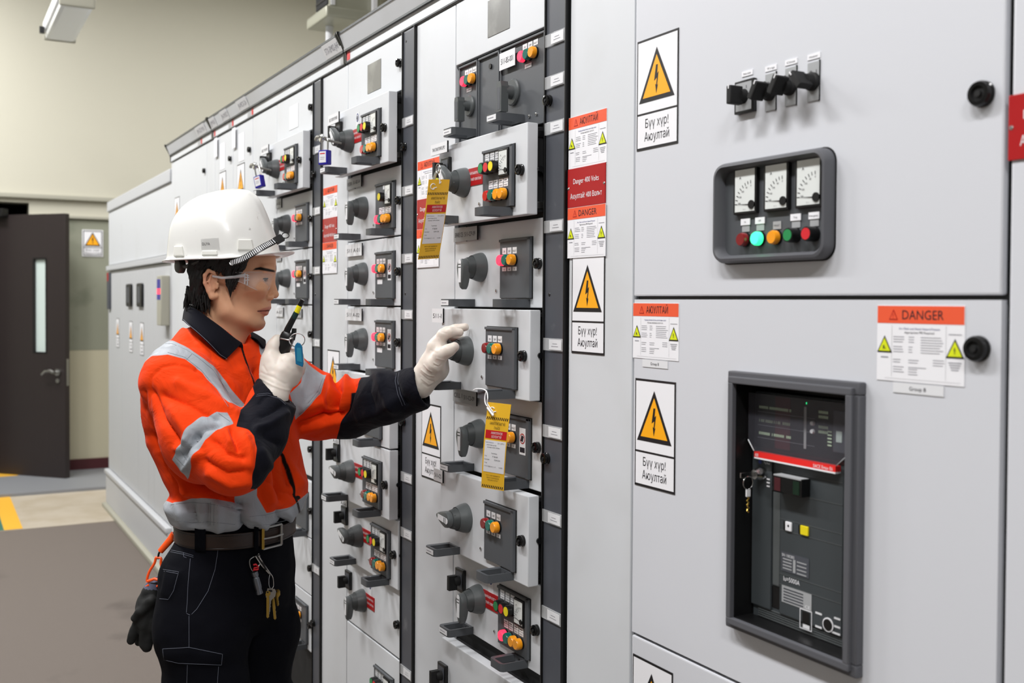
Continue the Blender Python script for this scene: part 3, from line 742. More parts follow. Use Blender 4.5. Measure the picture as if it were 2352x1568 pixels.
# ================================================================ right-hand cabinets
def right_cabs():
    Z2 = 2.36
    e = empty('switchgear_cabinet', (-1.791, 0, 0), 'plain narrow grey cabinet panel carrying a stack of notices', 'electrical cabinet')
    part('rc0', 'carcass', lambda m: m.box(0, .219, 0, Z2, -.6, -.012, 'paint'), e); part('rc0d', 'door', lambda m: sheet(m, 0, .2215, .10, Z2), e)
    e = empty('switchgear_cabinet', (-1.567, 0, 0), 'large grey cabinet with meters above and a circuit breaker below', 'electrical cabinet')
    w = .758
    def cb(m):
        m.box(0, w, 0, Z2, -.6, -.20, 'paint'); m.box(0, .28, 0, Z2, -.2, -.012, 'recess'); m.box(.55, w, 0, Z2, -.2, -.012, 'recess')
        m.box(.28, .55, 0, .97, -.2, -.012, 'recess'); m.box(.28, .55, 1.40, Z2, -.2, -.012, 'recess')
        m.box(0, w, 1.5, 1.515, -.012, -.008, 'black')
    part('rc1', 'carcass', cb, e)
    u = part('rc1u', 'upper_door', lambda m: m.box(.0, w-.004, 1.5115, Z2, -.009, .0025, 'paint_pale', .003), e)
    def md(m):
        z0, z1 = .8945, 1.5055; a, b, c, d = .281, .543, .990, 1.385
        O = [(.003, z0), (w-.004, z0), (w-.004, z1), (.003, z1)]; I = [(a, c), (b, c), (b, d), (a, d)]      # sheet with the breaker cut-out
        V = [(x, o, z) for o in (-.009, .0025) for x, z in O+I]
        m.add(V, [q for k in range(4) for j in ((k+1) % 4,) for q in ((8+k, 8+j, 12+j, 12+k), (k, 4+k, 4+j, j), (k, j, 8+j, 8+k), (4+k, 12+k, 12+j, 4+j))], 'paint_pale', False)
    md_ = part('rc1m', 'middle_door', md, e)
    part('rc1l', 'lower_door', lambda m: m.box(.003, w-.004, .10, .8885, -.009, .0025, 'paint_pale', .003), e)
    put_lock(u, -.842+1.567, 1.757, .0025, 1.35); put_lock(md_, -.843+1.567, 1.4455, .0025, 1.35)
    e = empty('switchgear_cabinet', (-.803, 0, 0), 'grey cabinet edge at the right border of the photo', 'electrical cabinet')
    part('rc2', 'carcass', lambda m: m.box(0, .75, 0, Z2, -.6, -.012, 'paint'), e); part('rc2d', 'door', lambda m: m.box(0, .75, .10, Z2, -.009, .0025, 'paint_pale', .003), e)
right_cabs()
# meter panel
def meter_panel():
    x0, z0, w, h = -1.327, 1.5635, .247, .160
    e = empty('meter_panel', (x0, -.0025, z0), 'dark rounded panel with three ammeters above a row of five lamps and buttons', 'meter panel')
    def rr(x0, x1, z0, z1, r, n=6):
        P = []
        for cx, cz, a0 in ((x1-r, z1-r, 0), (x0+r, z1-r, 90), (x0+r, z0+r, 180), (x1-r, z0+r, 270)):
            for k in range(n+1):
                a = math.radians(a0+90*k/n); P.append((cx+r*math.cos(a), cz+r*math.sin(a)))
        return P
    def g(m):
        rings = [(0, 0, .022), (.0, .012, .022), (.003, .019, .021), (.007, .020, .019), (.011, .014, .018), (.013, .001, .016)]
        V = []; n = None
        for ins, o, r in rings:
            P = rr(ins, w-ins, ins, h-ins, r); n = len(P); V += [(x, o, z) for x, z in P]
        F_ = []
        for j in range(len(rings)-1):
            for i in range(n): F_.append((j*n+i, j*n+(i+1) % n, (j+1)*n+(i+1) % n, (j+1)*n+i))
        F_.append(tuple((len(rings)-1)*n+i for i in range(n)))
        m.add(V, F_, 'brk_frame')
        V = rr(.0135, w-.0135, .0135, h-.0135, .015); m.flat(V, .0011, 'dark_plastic')
        V = rr(-.002, w+.002, -.002, h+.002, .023); m.prism(V, 0, .0008, 'black')
    part('mp', 'bezel', g, e)
    b = .0012
    for i, x in enumerate((.0655, .1345, .2015)): part(('ammb', i), 'ammeter', ammeter_geo(.053, .074, .0), e, (x, b, .1135))
    xs = (.0625, .0955, .132, .172, .209)
    for c, x in zip(('lamp_dark', 'lamp_green_lit', 'lamp_amber'), xs[:3]): put_lamp(e, c, x, .0365, b, k=.88, out=.013)
    put_button(e, 'btn_green', xs[3], .0375, b, .84); put_button(e, 'btn_red', xs[4], .0375, b, .84)
    for i, (x, t) in enumerate(zip(xs, ('On', 'Off', 'FAULT', 'Trip', 'Emergency'))):
        def lg(m):
            m.box(-.0085, .0085, .049, .061, 0, .001, 'label_grey')
            if t != 'FAULT': m.box(-.0105, .0105, .0595, .0695, .001, .0022, 'white'); m.text(t, 0, .0630, .0028, .0025, 'print', .0032*len(t)*.6)
            else: m.text(t, 0, .0535, .0028, .0013, 'print', .012)
        part(('mpl', i), 'lamp_label', lg, e, (x, b, 0))
meter_panel()
def selector(x, z, i, ang, label, wide):
    e = empty('selector_switch', (x, -.0025, z), label, 'switch', 'selector switches above the meter panel')
    hw = .022 if wide else .0115
    def pl_(m):
        if wide: m.box(-hw, hw, -.026, .026, 0, .008, 'black', .0015); m.rect(-hw+.004, hw-.004, -.022, .022, .0083, 'label_grey')
        else: m.box(-hw, hw, -.028, .029, 0, .0018, 'label_grey', .0005); m.box(hw-.001, hw+.0012, -.029, .030, 0, .0016, 'black')
        m.text('0  I', 0, .012, .005, .0086 if wide else .0021, 'print', .014)
    part(('selp', wide), 'plate', pl_, e)
    part('selb', 'collar', lambda m: m.lathe(0, 0, [(.0135, .002), (.0135, .007), (.011, .009), (.0100, .018)], 'black_matte', 22), e)
    def lv(m):
        m.box(-.0055, .0055, -.0145, .0145, .014, .039, 'black_matte', .0022); m.box(-.001, .001, .009, .0152, .022, .0395, 'white')
    part('sell', 'knob', lv, e, (0, 0, 0), (0, math.radians(ang), 0))
    part(('sell2', i), 'name_plate', lambda m: (m.box(-.0125, .0125, .033, .041, 0, .0012, 'white'), m.text(('Mode select', 'Trip', 'Close', 'Heater')[i], 0, .0355, .0030, .0015, 'print', .017)), e)
for i, (x, z, a, w_, l) in enumerate(((-1.266, 1.825, 0, True, 'black selector switch on a wide black plate, leftmost of four above the meters'), (-1.213, 1.823, 30, False, 'black selector switch, second of four above the meters'), (-1.170, 1.824, 30, False, 'black selector switch, third of four above the meters'), (-1.124, 1.823, -40, False, 'black selector switch, rightmost of four above the meters'))):
    selector(x, z, i, a, l, w_)
# circuit breaker behind its frame
def breaker():
    x0, z0, w, h = -1.290, .982, .271, .410
    e = empty('circuit_breaker', (x0, -.0026, z0), 'dark circuit breaker with a red band and key in a grey frame', 'circuit breaker')
    def fr(m):
        t = .018
        for (a, b, c, d) in ((0, w, h-t, h), (0, w, 0, t), (0, t, t, h-t), (w-t, w, t, h-t)): m.box(a, b, c, d, 0, .014, 'brk_frame', .0025)
        t2 = .008
        for (a, b, c, d) in ((t2, w-t2, h-t2-.011, h-t2), (t2, w-t2, t2, t2+.011), (t2, t2+.011, t2+.010, h-t2-.010), (w-t2-.011, w-t2, t2+.010, h-t2-.010)): m.box(a, b, c, d, .012, .021, 'brk_frame', .002)
        for (a, b, c, d) in ((t, t+.002, t, h-t), (w-t-.002, w-t, t, h-t), (t, w-t, t, t+.002), (t, w-t, h-t-.002, h-t)): m.box(a, b, c, d, -.045, .012, 'black')
        m.box(t, w-t, t, h-t, -.060, -.055, 'black')
    part('bkf', 'frame', fr, e)
    # face positions are world x measured on a plane .040 behind the door front
    def L(x): return x-x0
    Zr = lambda z: z-z0
    FX0, FX1 = L(-1.268), L(-1.060)
    sx = (FX1-FX0)/(-1.086+1.296)
    X = lambda x: FX0+(x+1.296)*sx
    f = -.020                                                            # face plane
    def face(m):
        m.box(X(-1.296), X(-1.087), Zr(.994), Zr(1.36), -.055, f-.004, 'brk', .002)
        m.box(X(-1.296), X(-1.252), Zr(1.02), Zr(1.262), f-.004, f, 'brk', .001)
        m.box(X(-1.232), X(-1.104), Zr(1.02), Zr(1.262), f-.004, f, 'brk', .001)
        m.box(X(-1.104), X(-1.087), Zr(1.00), Zr(1.262), f-.004, f-.001, 'brk', .001)
        for z in (1.241, 1.209, 1.167, 1.150, 1.082, 1.066): m.box(X(-1.232), X(-1.105), Zr(z), Zr(z+.0008), f, f+.0005, 'rotary')
        m.box(X(-1.250), X(-1.234), Zr(1.06), Zr(1.225), f-.010, f-.0015, 'rotary', .002); m.box(X(-1.252), X(-1.233), Zr(1.025), Zr(1.058), f-.004, f-.003, 'black')
        for k in range(6): m.box(X(-1.282), X(-1.104), Zr(1.000+.0035*k), Zr(1.0018+.0035*k), f-.004, f-.0025, 'rotary')
        m.box(X(-1.220)-.004, X(-1.213)+.003, Zr(1.151), Zr(1.165), f+.0002, f+.0006, 'black'); m.box(X(-1.218), X(-1.205), Zr(1.152), Zr(1.166), f+.0003, f+.003, 'white', .001)
        m.box(X(-1.192), X(-1.188), Zr(1.151), Zr(1.165), f+.0002, f+.0006, 'black'); m.box(X(-1.186), X(-1.170), Zr(1.152), Zr(1.166), f+.0003, f+.003, 'btn_yellow', .001)
        m.lathe(X(-1.211), Zr(1.160), [(.002, f+.003), (.0018, f+.0034)], 'black', 10)
    part('bkface', 'breaker_face', face, e)
    def lab(m):
        q = f+.0007
        m.rect(X(-1.228), X(-1.169), Zr(1.088), Zr(1.118), q, 'strip'); m.text('SN 100283', X(-1.213), Zr(1.111), .0045, q+.0003, 'label', .026)
        for k in range(4): m.rect(X(-1.224), X(-1.205), Zr(1.092+.0048*k), Zr(1.094+.0048*k), q+.0003, 'label_grey'); m.rect(X(-1.194), X(-1.174), Zr(1.090+.0058*k), Zr(1.0918+.0058*k), q+.0003, 'label_grey')
        m.rect(X(-1.202), X(-1.197), Zr(1.090), Zr(1.110), q+.0003, 'label_grey')
        m.text('Iu=5000A', X(-1.205), Zr(1.0735), .0075, q+.0003, 'white', .034)
        m.rect(X(-1.226), X(-1.163), Zr(1.040), Zr(1.066), q, 'label_grey')
        for k in range(5): m.rect(X(-1.222), X(-1.180), Zr(1.0425+.0045*k), Zr(1.0445+.0045*k), q+.0003, 'strip')
        m.text('CE', X(-1.171), Zr(1.0425), .005, q+.0003, 'white', .010)
        m.border(X(-1.187), X(-1.162), Zr(1.010), Zr(1.040), .0012, q, 'white'); m.rect(X(-1.182), X(-1.167), Zr(1.020), Zr(1.037), q+.0002, 'black'); m.rect(X(-1.180), X(-1.166), Zr(1.012), Zr(1.018), q+.0004, 'label')
        m.lathe(X(-1.129), Zr(1.030), [(.0105, q), (.0105, q+.001)], 'white', 20); m.lathe(X(-1.129), Zr(1.030), [(.0085, q+.001), (.0085, q+.0016)], 'black', 20)
        for a, b, c in ((-1.155, -1.142, 1.040), (-1.155, -1.142, 1.020), (-1.118, -1.106, 1.042), (-1.118, -1.106, 1.030), (-1.122, -1.106, 1.020)): m.rect(X(a), X(b), Zr(c), Zr(c+.003), q, 'label')
        m.rect(X(-1.100), X(-1.094), Zr(1.020), Zr(1.040), q, 'white')
    part('bklab', 'rating_labels', lab, e)
    def relay(m):       # protection relay behind the window
        q = f+.001
        m.box(X(-1.290), X(-1.090), Zr(1.272), Zr(1.357), f-.006, f, 'black')
        m.box(X(-1.245), X(-1.212), Zr(1.275), Zr(1.355), f, f+.0006, 'maroon')
        rnd = random.Random(3)
        for z in (1.336, 1.315, 1.295):
            m.rect(X(-1.283), X(-1.16), Zr(z-.0075), Zr(z-.0070), q+.0002, 'print_grey')
            for k in range(34):
                x = -1.280+.0021*k
                if rnd.random() < .88: m.rect(X(x), X(x+.0012), Zr(z-.002), Zr(z+.0022), q+.0004, 'relay_text')
        for z in (1.340, 1.333, 1.318, 1.311):
            for k in range(8): m.rect(X(-1.152+.0024*k), X(-1.1505+.0024*k), Zr(z-.002), Zr(z+.002), q+.0004, 'relay_text')
        m.rect(X(-1.182), X(-1.177), Zr(1.282), Zr(1.345), q+.0004, 'label_grey')
        m.rect(X(-1.178), X(-1.1765), Zr(1.349), Zr(1.352), q+.0004, 'lamp_green_lit')
        for z in (1.322, 1.310): m.lathe(X(-1.163), Zr(z), [(.0035, q), (.003, q+.004)], 'white', 12)
        m.box(X(-1.122), X(-1.098), Zr(1.285), Zr(1.345), q, q+.002, 'strip', .001); m.box(X(-1.115), X(-1.104), Zr(1.300), Zr(1.316), q+.002, q+.003, 'glass_lit')
        for k in range(5): m.rect(X(-1.134), X(-1.126), Zr(1.292+.005*k), Zr(1.294+.005*k), q+.0004, 'relay_text')
    part('bkrel', 'protection_relay', relay, e)
    def win(m):
        P = [(X(-1.295), Zr(1.358)), (X(-1.091), Zr(1.358)), (X(-1.091), Zr(1.281)), (X(-1.108), Zr(1.2665)), (X(-1.281), Zr(1.2665)), (X(-1.295), Zr(1.283))]
        m.prism(P, f+.009, f+.0105, 'smoke')
        m.tube([(X(-1.295), f+.0105, Zr(1.283)), (X(-1.281), f+.0105, Zr(1.2665))], .0011, 'label', 6)
        m.tube([(X(-1.091), f+.0105, Zr(1.281)), (X(-1.108), f+.0105, Zr(1.2665))], .0008, 'label_grey', 6)
    part('bkwin', 'relay_window', win, e)
    def band(m):
        m.box(X(-1.280), X(-1.109), Zr(1.2575), Zr(1.266), f, f+.011, 'brk_red'); m.box(X(-1.280), X(-1.109), Zr(1.2550), Zr(1.2575), f, f+.011, 'white')
        m.text('ABB', X(-1.274), Zr(1.2590), .0050, f+.0114, 'white', .008); m.text('SACE Emax E6', X(-1.133), Zr(1.2590), .0052, f+.0114, 'white', .038)
    part('bkband', 'brand_band', band, e)
    def btn(m):
        m.box(X(-1.247), X(-1.233), Zr(1.212), Zr(1.232), f, f+.001, 'black')
        m.box(X(-1.232), X(-1.168), Zr(1.211), Zr(1.238), f, f+.018, 'black_gloss', .002); m.box(X(-1.228), X(-1.170), Zr(1.2365), Zr(1.2385), f+.002, f+.0182, 'label_grey')
        m.box(X(-1.226), X(-1.213), Zr(1.214), Zr(1.234), f+.0175, f+.0186, 'maroon'); m.box(X(-1.186), X(-1.173), Zr(1.214), Zr(1.234), f+.0175, f+.0186, 'lamp_dkgreen')
    part('bkbtn', 'on_off_cover', btn, e)
    def key(m):
        cx, cz = X(-1.276)+.004, Zr(1.231)
        m.lathe(cx, cz, [(.0105, f), (.0105, f+.010), (.0085, f+.013), (.0075, f+.018)], 'chrome', 22)
        m.box(cx-.0012, cx+.0012, cz-.0035, cz+.0045, f+.018, f+.046, 'chrome', .0006)
        ring = [(cx+.001, f+.031+.010*math.cos(a), cz-.012+.010*math.sin(a)) for a in [k*math.pi/10 for k in range(20)]]
        m.tube(ring, .0007, 'chrome', 6, closed=True)
        m.box(cx-.0015, cx+.0015, cz-.034, cz-.022, f+.026, f+.034, 'label', .0008)
        pts = [(cx+.0015*math.sin(k*1.9), f+.030+.0015*math.cos(k*1.9), cz-.034-.0022*k) for k in range(12)]; m.tube(pts, .0014, 'brass', 6)
        for k in range(3): m.rect(X(-1.262), X(-1.255), Zr(1.212+.0055*k), Zr(1.2145+.0055*k), f+.0008, 'white')
        m.text('Trip Reset', X(-1.262), Zr(1.2475), .0035, f+.0008, 'white', .014); m.lathe(X(-1.278), Zr(1.249), [(.0035, f), (.003, f+.0012)], 'ink_blue', 14)
    part('bkkey', 'key_lock', key, e)
mat('relay_text', (220, 245, 210), .5); mat('lamp_dkgreen', (14, 40, 26), .3)
breaker()
# ================================================================ tags and padlocks
def T3(o_, u_, v_):
    """maps tag coordinates (x right, z up, o thickness) onto world axes; MB world=True expects world (x,y,z)"""
    n = Vector(u_).cross(Vector(v_)).normalized(); U_, V_ = Vector(u_), Vector(v_)
    def f(x, z, o=0): return Vector(o_)+U_*x+V_*z+n*o
    return f
def lockout_tag(P_tl, P_tr, P_bl, label, curl=0.0):
    """corners are world points; card is curved a little about its width"""
    TL, TR, BL = Vector(P_tl), Vector(P_tr), Vector(P_bl)
    u = (TR-TL); v = (TL-BL); n = u.cross(v).normalized(); w, h = 1.0, 1.0
    n = n if n.dot(Vector((0, -CAM_D, CAM_H))-TL) > 0 else -n
    taper = .80
    def f(x, z, o=0):       # x, z in 0..1
        k = 1-(1-taper)*max(0, z-.0)*0
        return BL+u*x+v*z+n*(o+curl*math.sin(math.pi*z)*1.0)
    m = MB()
    def grid(x0, x1, z0, z1, o, mt, nz=10, thick=0):
        V = []; Fc = []
        for j in range(nz+1):
            z = z0+(z1-z0)*j/nz
            V += [f(x0, z, o), f(x1, z, o)]
        for j in range(nz): Fc.append((2*j, 2*j+1, 2*j+3, 2*j+2))
        m.add(V, Fc, mt)
        if thick:
            b = len(V); V2 = [p-n*thick for p in V]; m.add(V2, [tuple(reversed(q)) for q in Fc], mt)
            m.add(V+V2, [(2*j, 2*j+2, b+2*j+2, b+2*j) for j in range(nz)]+[(2*j+1, b+2*j+1, b+2*j+3, 2*j+3) for j in range(nz)]+[(0, b, b+1, 1), (2*nz, 2*nz+1, b+2*nz+1, b+2*nz)], mt, False)
    grid(0, 1, 0, 1, 0, 'tag_yellow', 12, .0006)
    for z0 in (.81, .012):
        for k in range(12):
            x = .02+.08*k; V = [f(x, z0, .0004), f(x+.035, z0, .0004), f(x+.065, z0+.032, .0004), f(x+.03, z0+.032, .0004)]; m.add(V, [(0, 1, 2, 3)], 'print', False)
    grid(.05, .97, .595, .69, .0004, 'tag_red'); grid(.06, .97, .20, .575, .0004, 'white')
    def txt(s, x, z, hh, ww, c):
        V, Fc, (a, b) = text_geo(s); sx = ww/(b-a)
        m.add([f(x-ww/2+(vx-a)*sx, z+vz*hh, .0008) for vx, vz in V], Fc, c, False)
    txt('АЖИЛЛАГААГҮЙ', .52, .755, .032, .66, 'print'); txt('ПАЙЗ', .52, .705, .030, .24, 'print')
    txt('АЖИЛЛУУЛЖ', .54, .648, .028, .50, 'white'); txt('БОЛОХГҮЙ', .54, .606, .028, .42, 'white')
    txt('Тоноглолын нэр', .26, .545, .012, .36, 'ink_blue'); txt('511-CP-3', .76, .543, .014, .28, 'print'); txt('цахилгаан шугам', .36, .515, .013, .42, 'print'); txt('засвар хийж байна', .45, .488, .013, .55, 'print')
    txt('Тайлбар', .5, .42, .012, .26, 'print'); txt('Нэр', .14, .385, .012, .08, 'print'); txt('ГБМ', .55, .38, .016, .22, 'print'); txt('Компани', .2, .345, .012, .22, 'print'); txt('524124', .65, .343, .016, .25, 'print')
    txt('Утас', .16, .305, .012, .12, 'print'); txt('Эхэлсэн', .2, .265, .012, .20, 'print'); txt('2014.11.12', .45, .262, .014, .30, 'print'); txt('14:00', .82, .262, .014, .16, 'print')
    for k, s in enumerate(('ЭНЭХҮҮ ТАГИЙГ ЗӨВШӨӨРӨЛГҮЙ', 'АВСАН ТОХИОЛДОЛД', 'ХАРИУЦЛАГА ХҮЛЭЭНЭ')): txt(s, .5, .155-.028*k, .014, .62-.08*k, 'print')
    c = [f(.22+.11*math.cos(a), .915+.035*math.sin(a), .0006) for a in [.6+k*4.9/12 for k in range(13)]]; m.tube(c, .0011, 'white', 6)
    m.tube([f(.24, .893, .0006), f(.40, .905, .0006)], .0011, 'white', 6)
    ob = m.build('lockout_tag', None, tuple(TL), world=True, recalc=False)
    return tag(ob, label, 'tag')
def smooth(pts, n=6):
    Q = [Vector(p) for p in pts]; out = []
    for i in range(len(Q)-1):
        a, b, c, d = Q[max(i-1, 0)], Q[i], Q[i+1], Q[min(i+2, len(Q)-1)]
        for k in range(n): t = k/n; out.append(.5*((2*b)+(c-a)*t+(2*a-5*b+4*c-d)*t*t+(3*b-a-3*c+d)*t**3))
    return out+[Q[-1]]
lockout_tag((-1.9239, -.115, 1.2907), (-1.8699, -.090, 1.289), (-1.972, -.105, 1.1043), 'yellow lockout tag hanging on a white string from a handle below the turned knob', .004)
m = MB()
hx, ho = -1.985, .107
m.tube(smooth([(-2.005, -.108, 1.309), (-1.985, -.110, 1.3135), (-1.960, -.108, 1.3145), (-1.936, -.112, 1.311), (-1.920, -.118, 1.300), (-1.921, -.118, 1.288), (-1.908, -.112, 1.272)]), .0013, 'rope', 6)
m.tube(smooth([(-1.940, -.110, 1.313), (-1.944, -.112, 1.300), (-1.936, -.114, 1.285), (-1.916, -.112, 1.276), (-1.908, -.110, 1.268)]), .0013, 'rope', 6)
m.tube([(-1.925, -.116, 1.279), (-1.914, -.114, 1.271), (-1.906, -.112, 1.264)], .0024, 'rope', 6)
tag(m.build('tag_string', None, (-2.005, -.108, 1.309), world=True, recalc=False), 'white knotted string holding the lower yellow tag to the pull handle', 'string')
lockout_tag((-2.1265, -.160, 1.7707), (-2.140, -.102, 1.7755), (-2.1729, -.165, 1.5941), 'yellow lockout tag hanging in front of the red sign, left of the withdrawn top drawer', .003)
m = MB()
m.tube(smooth([(-2.135, -.128, 1.765), (-2.140, -.122, 1.778), (-2.150, -.122, 1.792), (-2.140, -.125, 1.795), (-2.134, -.129, 1.780), (-2.135, -.130, 1.764)]), .0014, 'rope', 6)
tag(m.build('tag_string', None, (-2.135, -.128, 1.765), world=True, recalc=False), 'short white string holding the upper yellow tag to its locked knob', 'string')
def key_hasp():
    e = empty('lock_key', (-2.165, -.125, 1.79), 'silver key with ring in the locked knob above the upper yellow tag', 'key')
    def g(m):
        m.tube([(.010*math.cos(a)+.012, .0, .010*math.sin(a)+.010) for a in [k*math.pi/8 for k in range(16)]], .0018, 'steel', 6, closed=True)
        m.prism([(-.03, -.028), (-.018, -.034), (.004, -.002), (.012, .004), (.004, .008), (-.008, .000)], -.001, .001, 'steel')
    part('lk', 'key_blade', g, e)
key_hasp()
def padlock(loc, tilt, rz, label):
    e = empty('padlock', loc, label, 'padlock', 'blue lockout padlocks', rz)
    e.rotation_euler = (0, tilt, rz)
    part('pb', 'body', lambda m: m.box(-.0165, .0165, -.042, 0, -.010, .010, 'blue_lock', .003), e)
    part('plb', 'safety_label', lambda m: (m.box(-.0125, .0125, -.036, -.004, .0100, .0106, 'label'), m.rect(-.009, .009, -.012, -.009, .0108, 'tag_red'), m.rect(-.008, .008, -.022, -.0205, .0108, 'print_grey'), m.rect(-.008, .006, -.027, -.0255, .0108, 'print_grey')), e)
    def sh(m):
        P = [(-.0105, 0, -.004), (-.0105, 0, .026)]+[(-.0105*math.cos(a), 0, .026+.0105*math.sin(a)) for a in [k*math.pi/8 for k in range(1, 8)]]+[(.0105, 0, .026), (.0105, 0, -.004)]
        m.tube(P, .0026, 'chrome', 10)
    part('psh', 'shackle', sh, e)
padlock((-2.872, -.145, 1.9285), 0, math.radians(30), 'blue padlock with white label hanging on the middle column, nearer of the two')
padlock((-3.580, -.140, 1.928), math.radians(-14), math.radians(30), 'tilted blue padlock hanging on the far column just above the helmet')
def hasp(loc, label):
    e = empty('lockout_hasp', loc, label, 'lockout hasp', 'steel lockout hasps')
    def g(m):
        m.tube([(-.045, .02, .004), (-.03, .022, .010), (-.008, .02, .008), (.012, .004, -.004), (.03, -.03, -.012)], [.006, .005, .005, .004, .003], 'steel', 8)
        m.lathe(-.008, .004, [(.012, .012), (.013, .018), (.010, .022)], 'chrome', 16, cap0=True)
    part('hasp', 'hook', g, e)
hasp((-2.895, -.128, 1.963), 'steel hook carrying the nearer blue padlock')
hasp((-3.605, -.128, 1.962), 'steel hook carrying the farther blue padlock')
# luminaires
lm = luminaire(-6.72, -.41, 'white fluorescent lamp hanging in the upper left corner of the photo'); lm.scale = (.66, 1.25, 1); lm.location.z = 3.12
# duct / trunk above the cabinets
def duct():
    e = empty('air_duct', (-5.79, .80, 3.05), 'pale metal trunk with a dark side grille behind the top of the cabinets', 'duct')
    part('du1', 'trunk', lambda m: m.box(0, .235, .07, 1.85, -.30, 0, 'tray', .006), e)
    part('du2', 'support_tray', lambda m: (m.box(-.05, .30, .0, .06, -.36, .04, 'tray', .012), m.box(.05, .20, .06, .11, -.29, -.01, 'trim_grey', .01)), e)
    part('du3', 'grille', lambda m: (m.box(.02, .215, .09, 1.8, 0, .006, 'recess'), [m.box(.025, .21, .12+.07*k, .128+.07*k, .006, .010, 'black') for k in range(20)]), e)
    part('du4', 'bracket', lambda m: (m.box(.235, .245, .08, 1.8, -.03, -.005, 'label', .003), m.box(.24, .27, .06, 1.8, -.27, -.24, 'white', .006)), e)
    part('du5', 'post', lambda m: m.tube([(0, 0, .0), (0, 0, -.85)], .022, 'label', 12), e, (.09, -.05, 0))
    part('du5', 'post', None, e, (.09, -.25, 0))
duct()
# ================================================================ the worker
DEP, LAT = 2.4, .646
Fh = Vector((-math.cos(YAW), math.sin(YAW), 0)); Rh = Vector((math.sin(YAW), math.cos(YAW), 0))
PO = Vector((0, -CAM_D, 0))+Fh*DEP-Rh*LAT                # where he stands; his frame: x the way he faces, y to his left, z up
PROT = math.radians(90)-YAW
def P(u, v, y=0.0):
    """body measurements are noted as side-view millimetres (u along x, v down) at the depth y of his own frame"""
    d = DEP+y
    return np.array(((u-1176)/2400*d+LAT, y, CAM_H+d*(-.0192+.00575*(u-1176)/2400-(v-738.778)/2400)))
class Grid:
    def __init__(s, lo, hi, h):
        s.lo = np.array(lo, float); s.h = h; s.n = np.ceil((np.array(hi)-s.lo)/h).astype(int)+1
        ax = [s.lo[i]+h*np.arange(s.n[i]) for i in range(3)]
        s.X, s.Y, s.Z = np.meshgrid(*ax, indexing='ij')
        s.X = s.X.astype(np.float32); s.Y = s.Y.astype(np.float32); s.Z = s.Z.astype(np.float32)
    def co(s): return s.X, s.Y, s.Z
def smin(a, b, k):
    if k <= 0: return np.minimum(a, b)
    h = np.clip(.5+.5*(b-a)/k, 0, 1); return b*(1-h)+a*h-k*h*(1-h)
def smax(a, b, k): return -smin(-a, -b, k)
def rcone(c, a, b, ra, rb):
    X, Y, Z = c; a = np.array(a, float); b = np.array(b, float); ba = b-a; L2 = float(ba@ba)+1e-12
    t = np.clip(((X-a[0])*ba[0]+(Y-a[1])*ba[1]+(Z-a[2])*ba[2])/L2, 0, 1)
    return np.sqrt((X-a[0]-t*ba[0])**2+(Y-a[1]-t*ba[1])**2+(Z-a[2]-t*ba[2])**2)-(ra+(rb-ra)*t)
def chain(c, pts, rs, k=.0):
    d = None
    for i in range(len(pts)-1):
        q = rcone(c, pts[i], pts[i+1], rs[i], rs[i+1]); d = q if d is None else smin(d, q, k)
    return d
def ell(c, p, r, yaw=0, pitch=0):
    X, Y, Z = c; x, y, z = X-p[0], Y-p[1], Z-p[2]
    if yaw: ca, sa = math.cos(yaw), math.sin(yaw); x, y = x*ca+y*sa, -x*sa+y*ca
    if pitch: ca, sa = math.cos(pitch), math.sin(pitch); x, z = x*ca+z*sa, -x*sa+z*ca
    k0 = np.sqrt((x/r[0])**2+(y/r[1])**2+(z/r[2])**2); k1 = np.sqrt((x/r[0]**2)**2+(y/r[1]**2)**2+(z/r[2]**2)**2)+1e-9
    return k0*(k0-1)/k1
def sect(c, tab, yaw):
    """stack of ellipses: rows (z, cx, cy, a_side, b_front)"""
    X, Y, Z = c; t = np.array(sorted(tab)); zz = Z[0, 0, :]
    g = lambda i: np.interp(zz, t[:, 0], t[:, i])[None, None, :].astype(np.float32)
    x, y = X-g(1), Y-g(2); ca, sa = math.cos(yaw), math.sin(yaw)
    f, s_ = x*ca+y*sa, -x*sa+y*ca                     # forward, sideways
    a, b = g(3), g(4); k0 = np.sqrt((s_/a)**2+(f/b)**2); k1 = np.sqrt((s_/a**2)**2+(f/b**2)**2)+1e-6
    d = k0*(k0-1)/k1
    return np.maximum(d, np.maximum(t[0, 0]-Z, Z-t[-1, 0]))
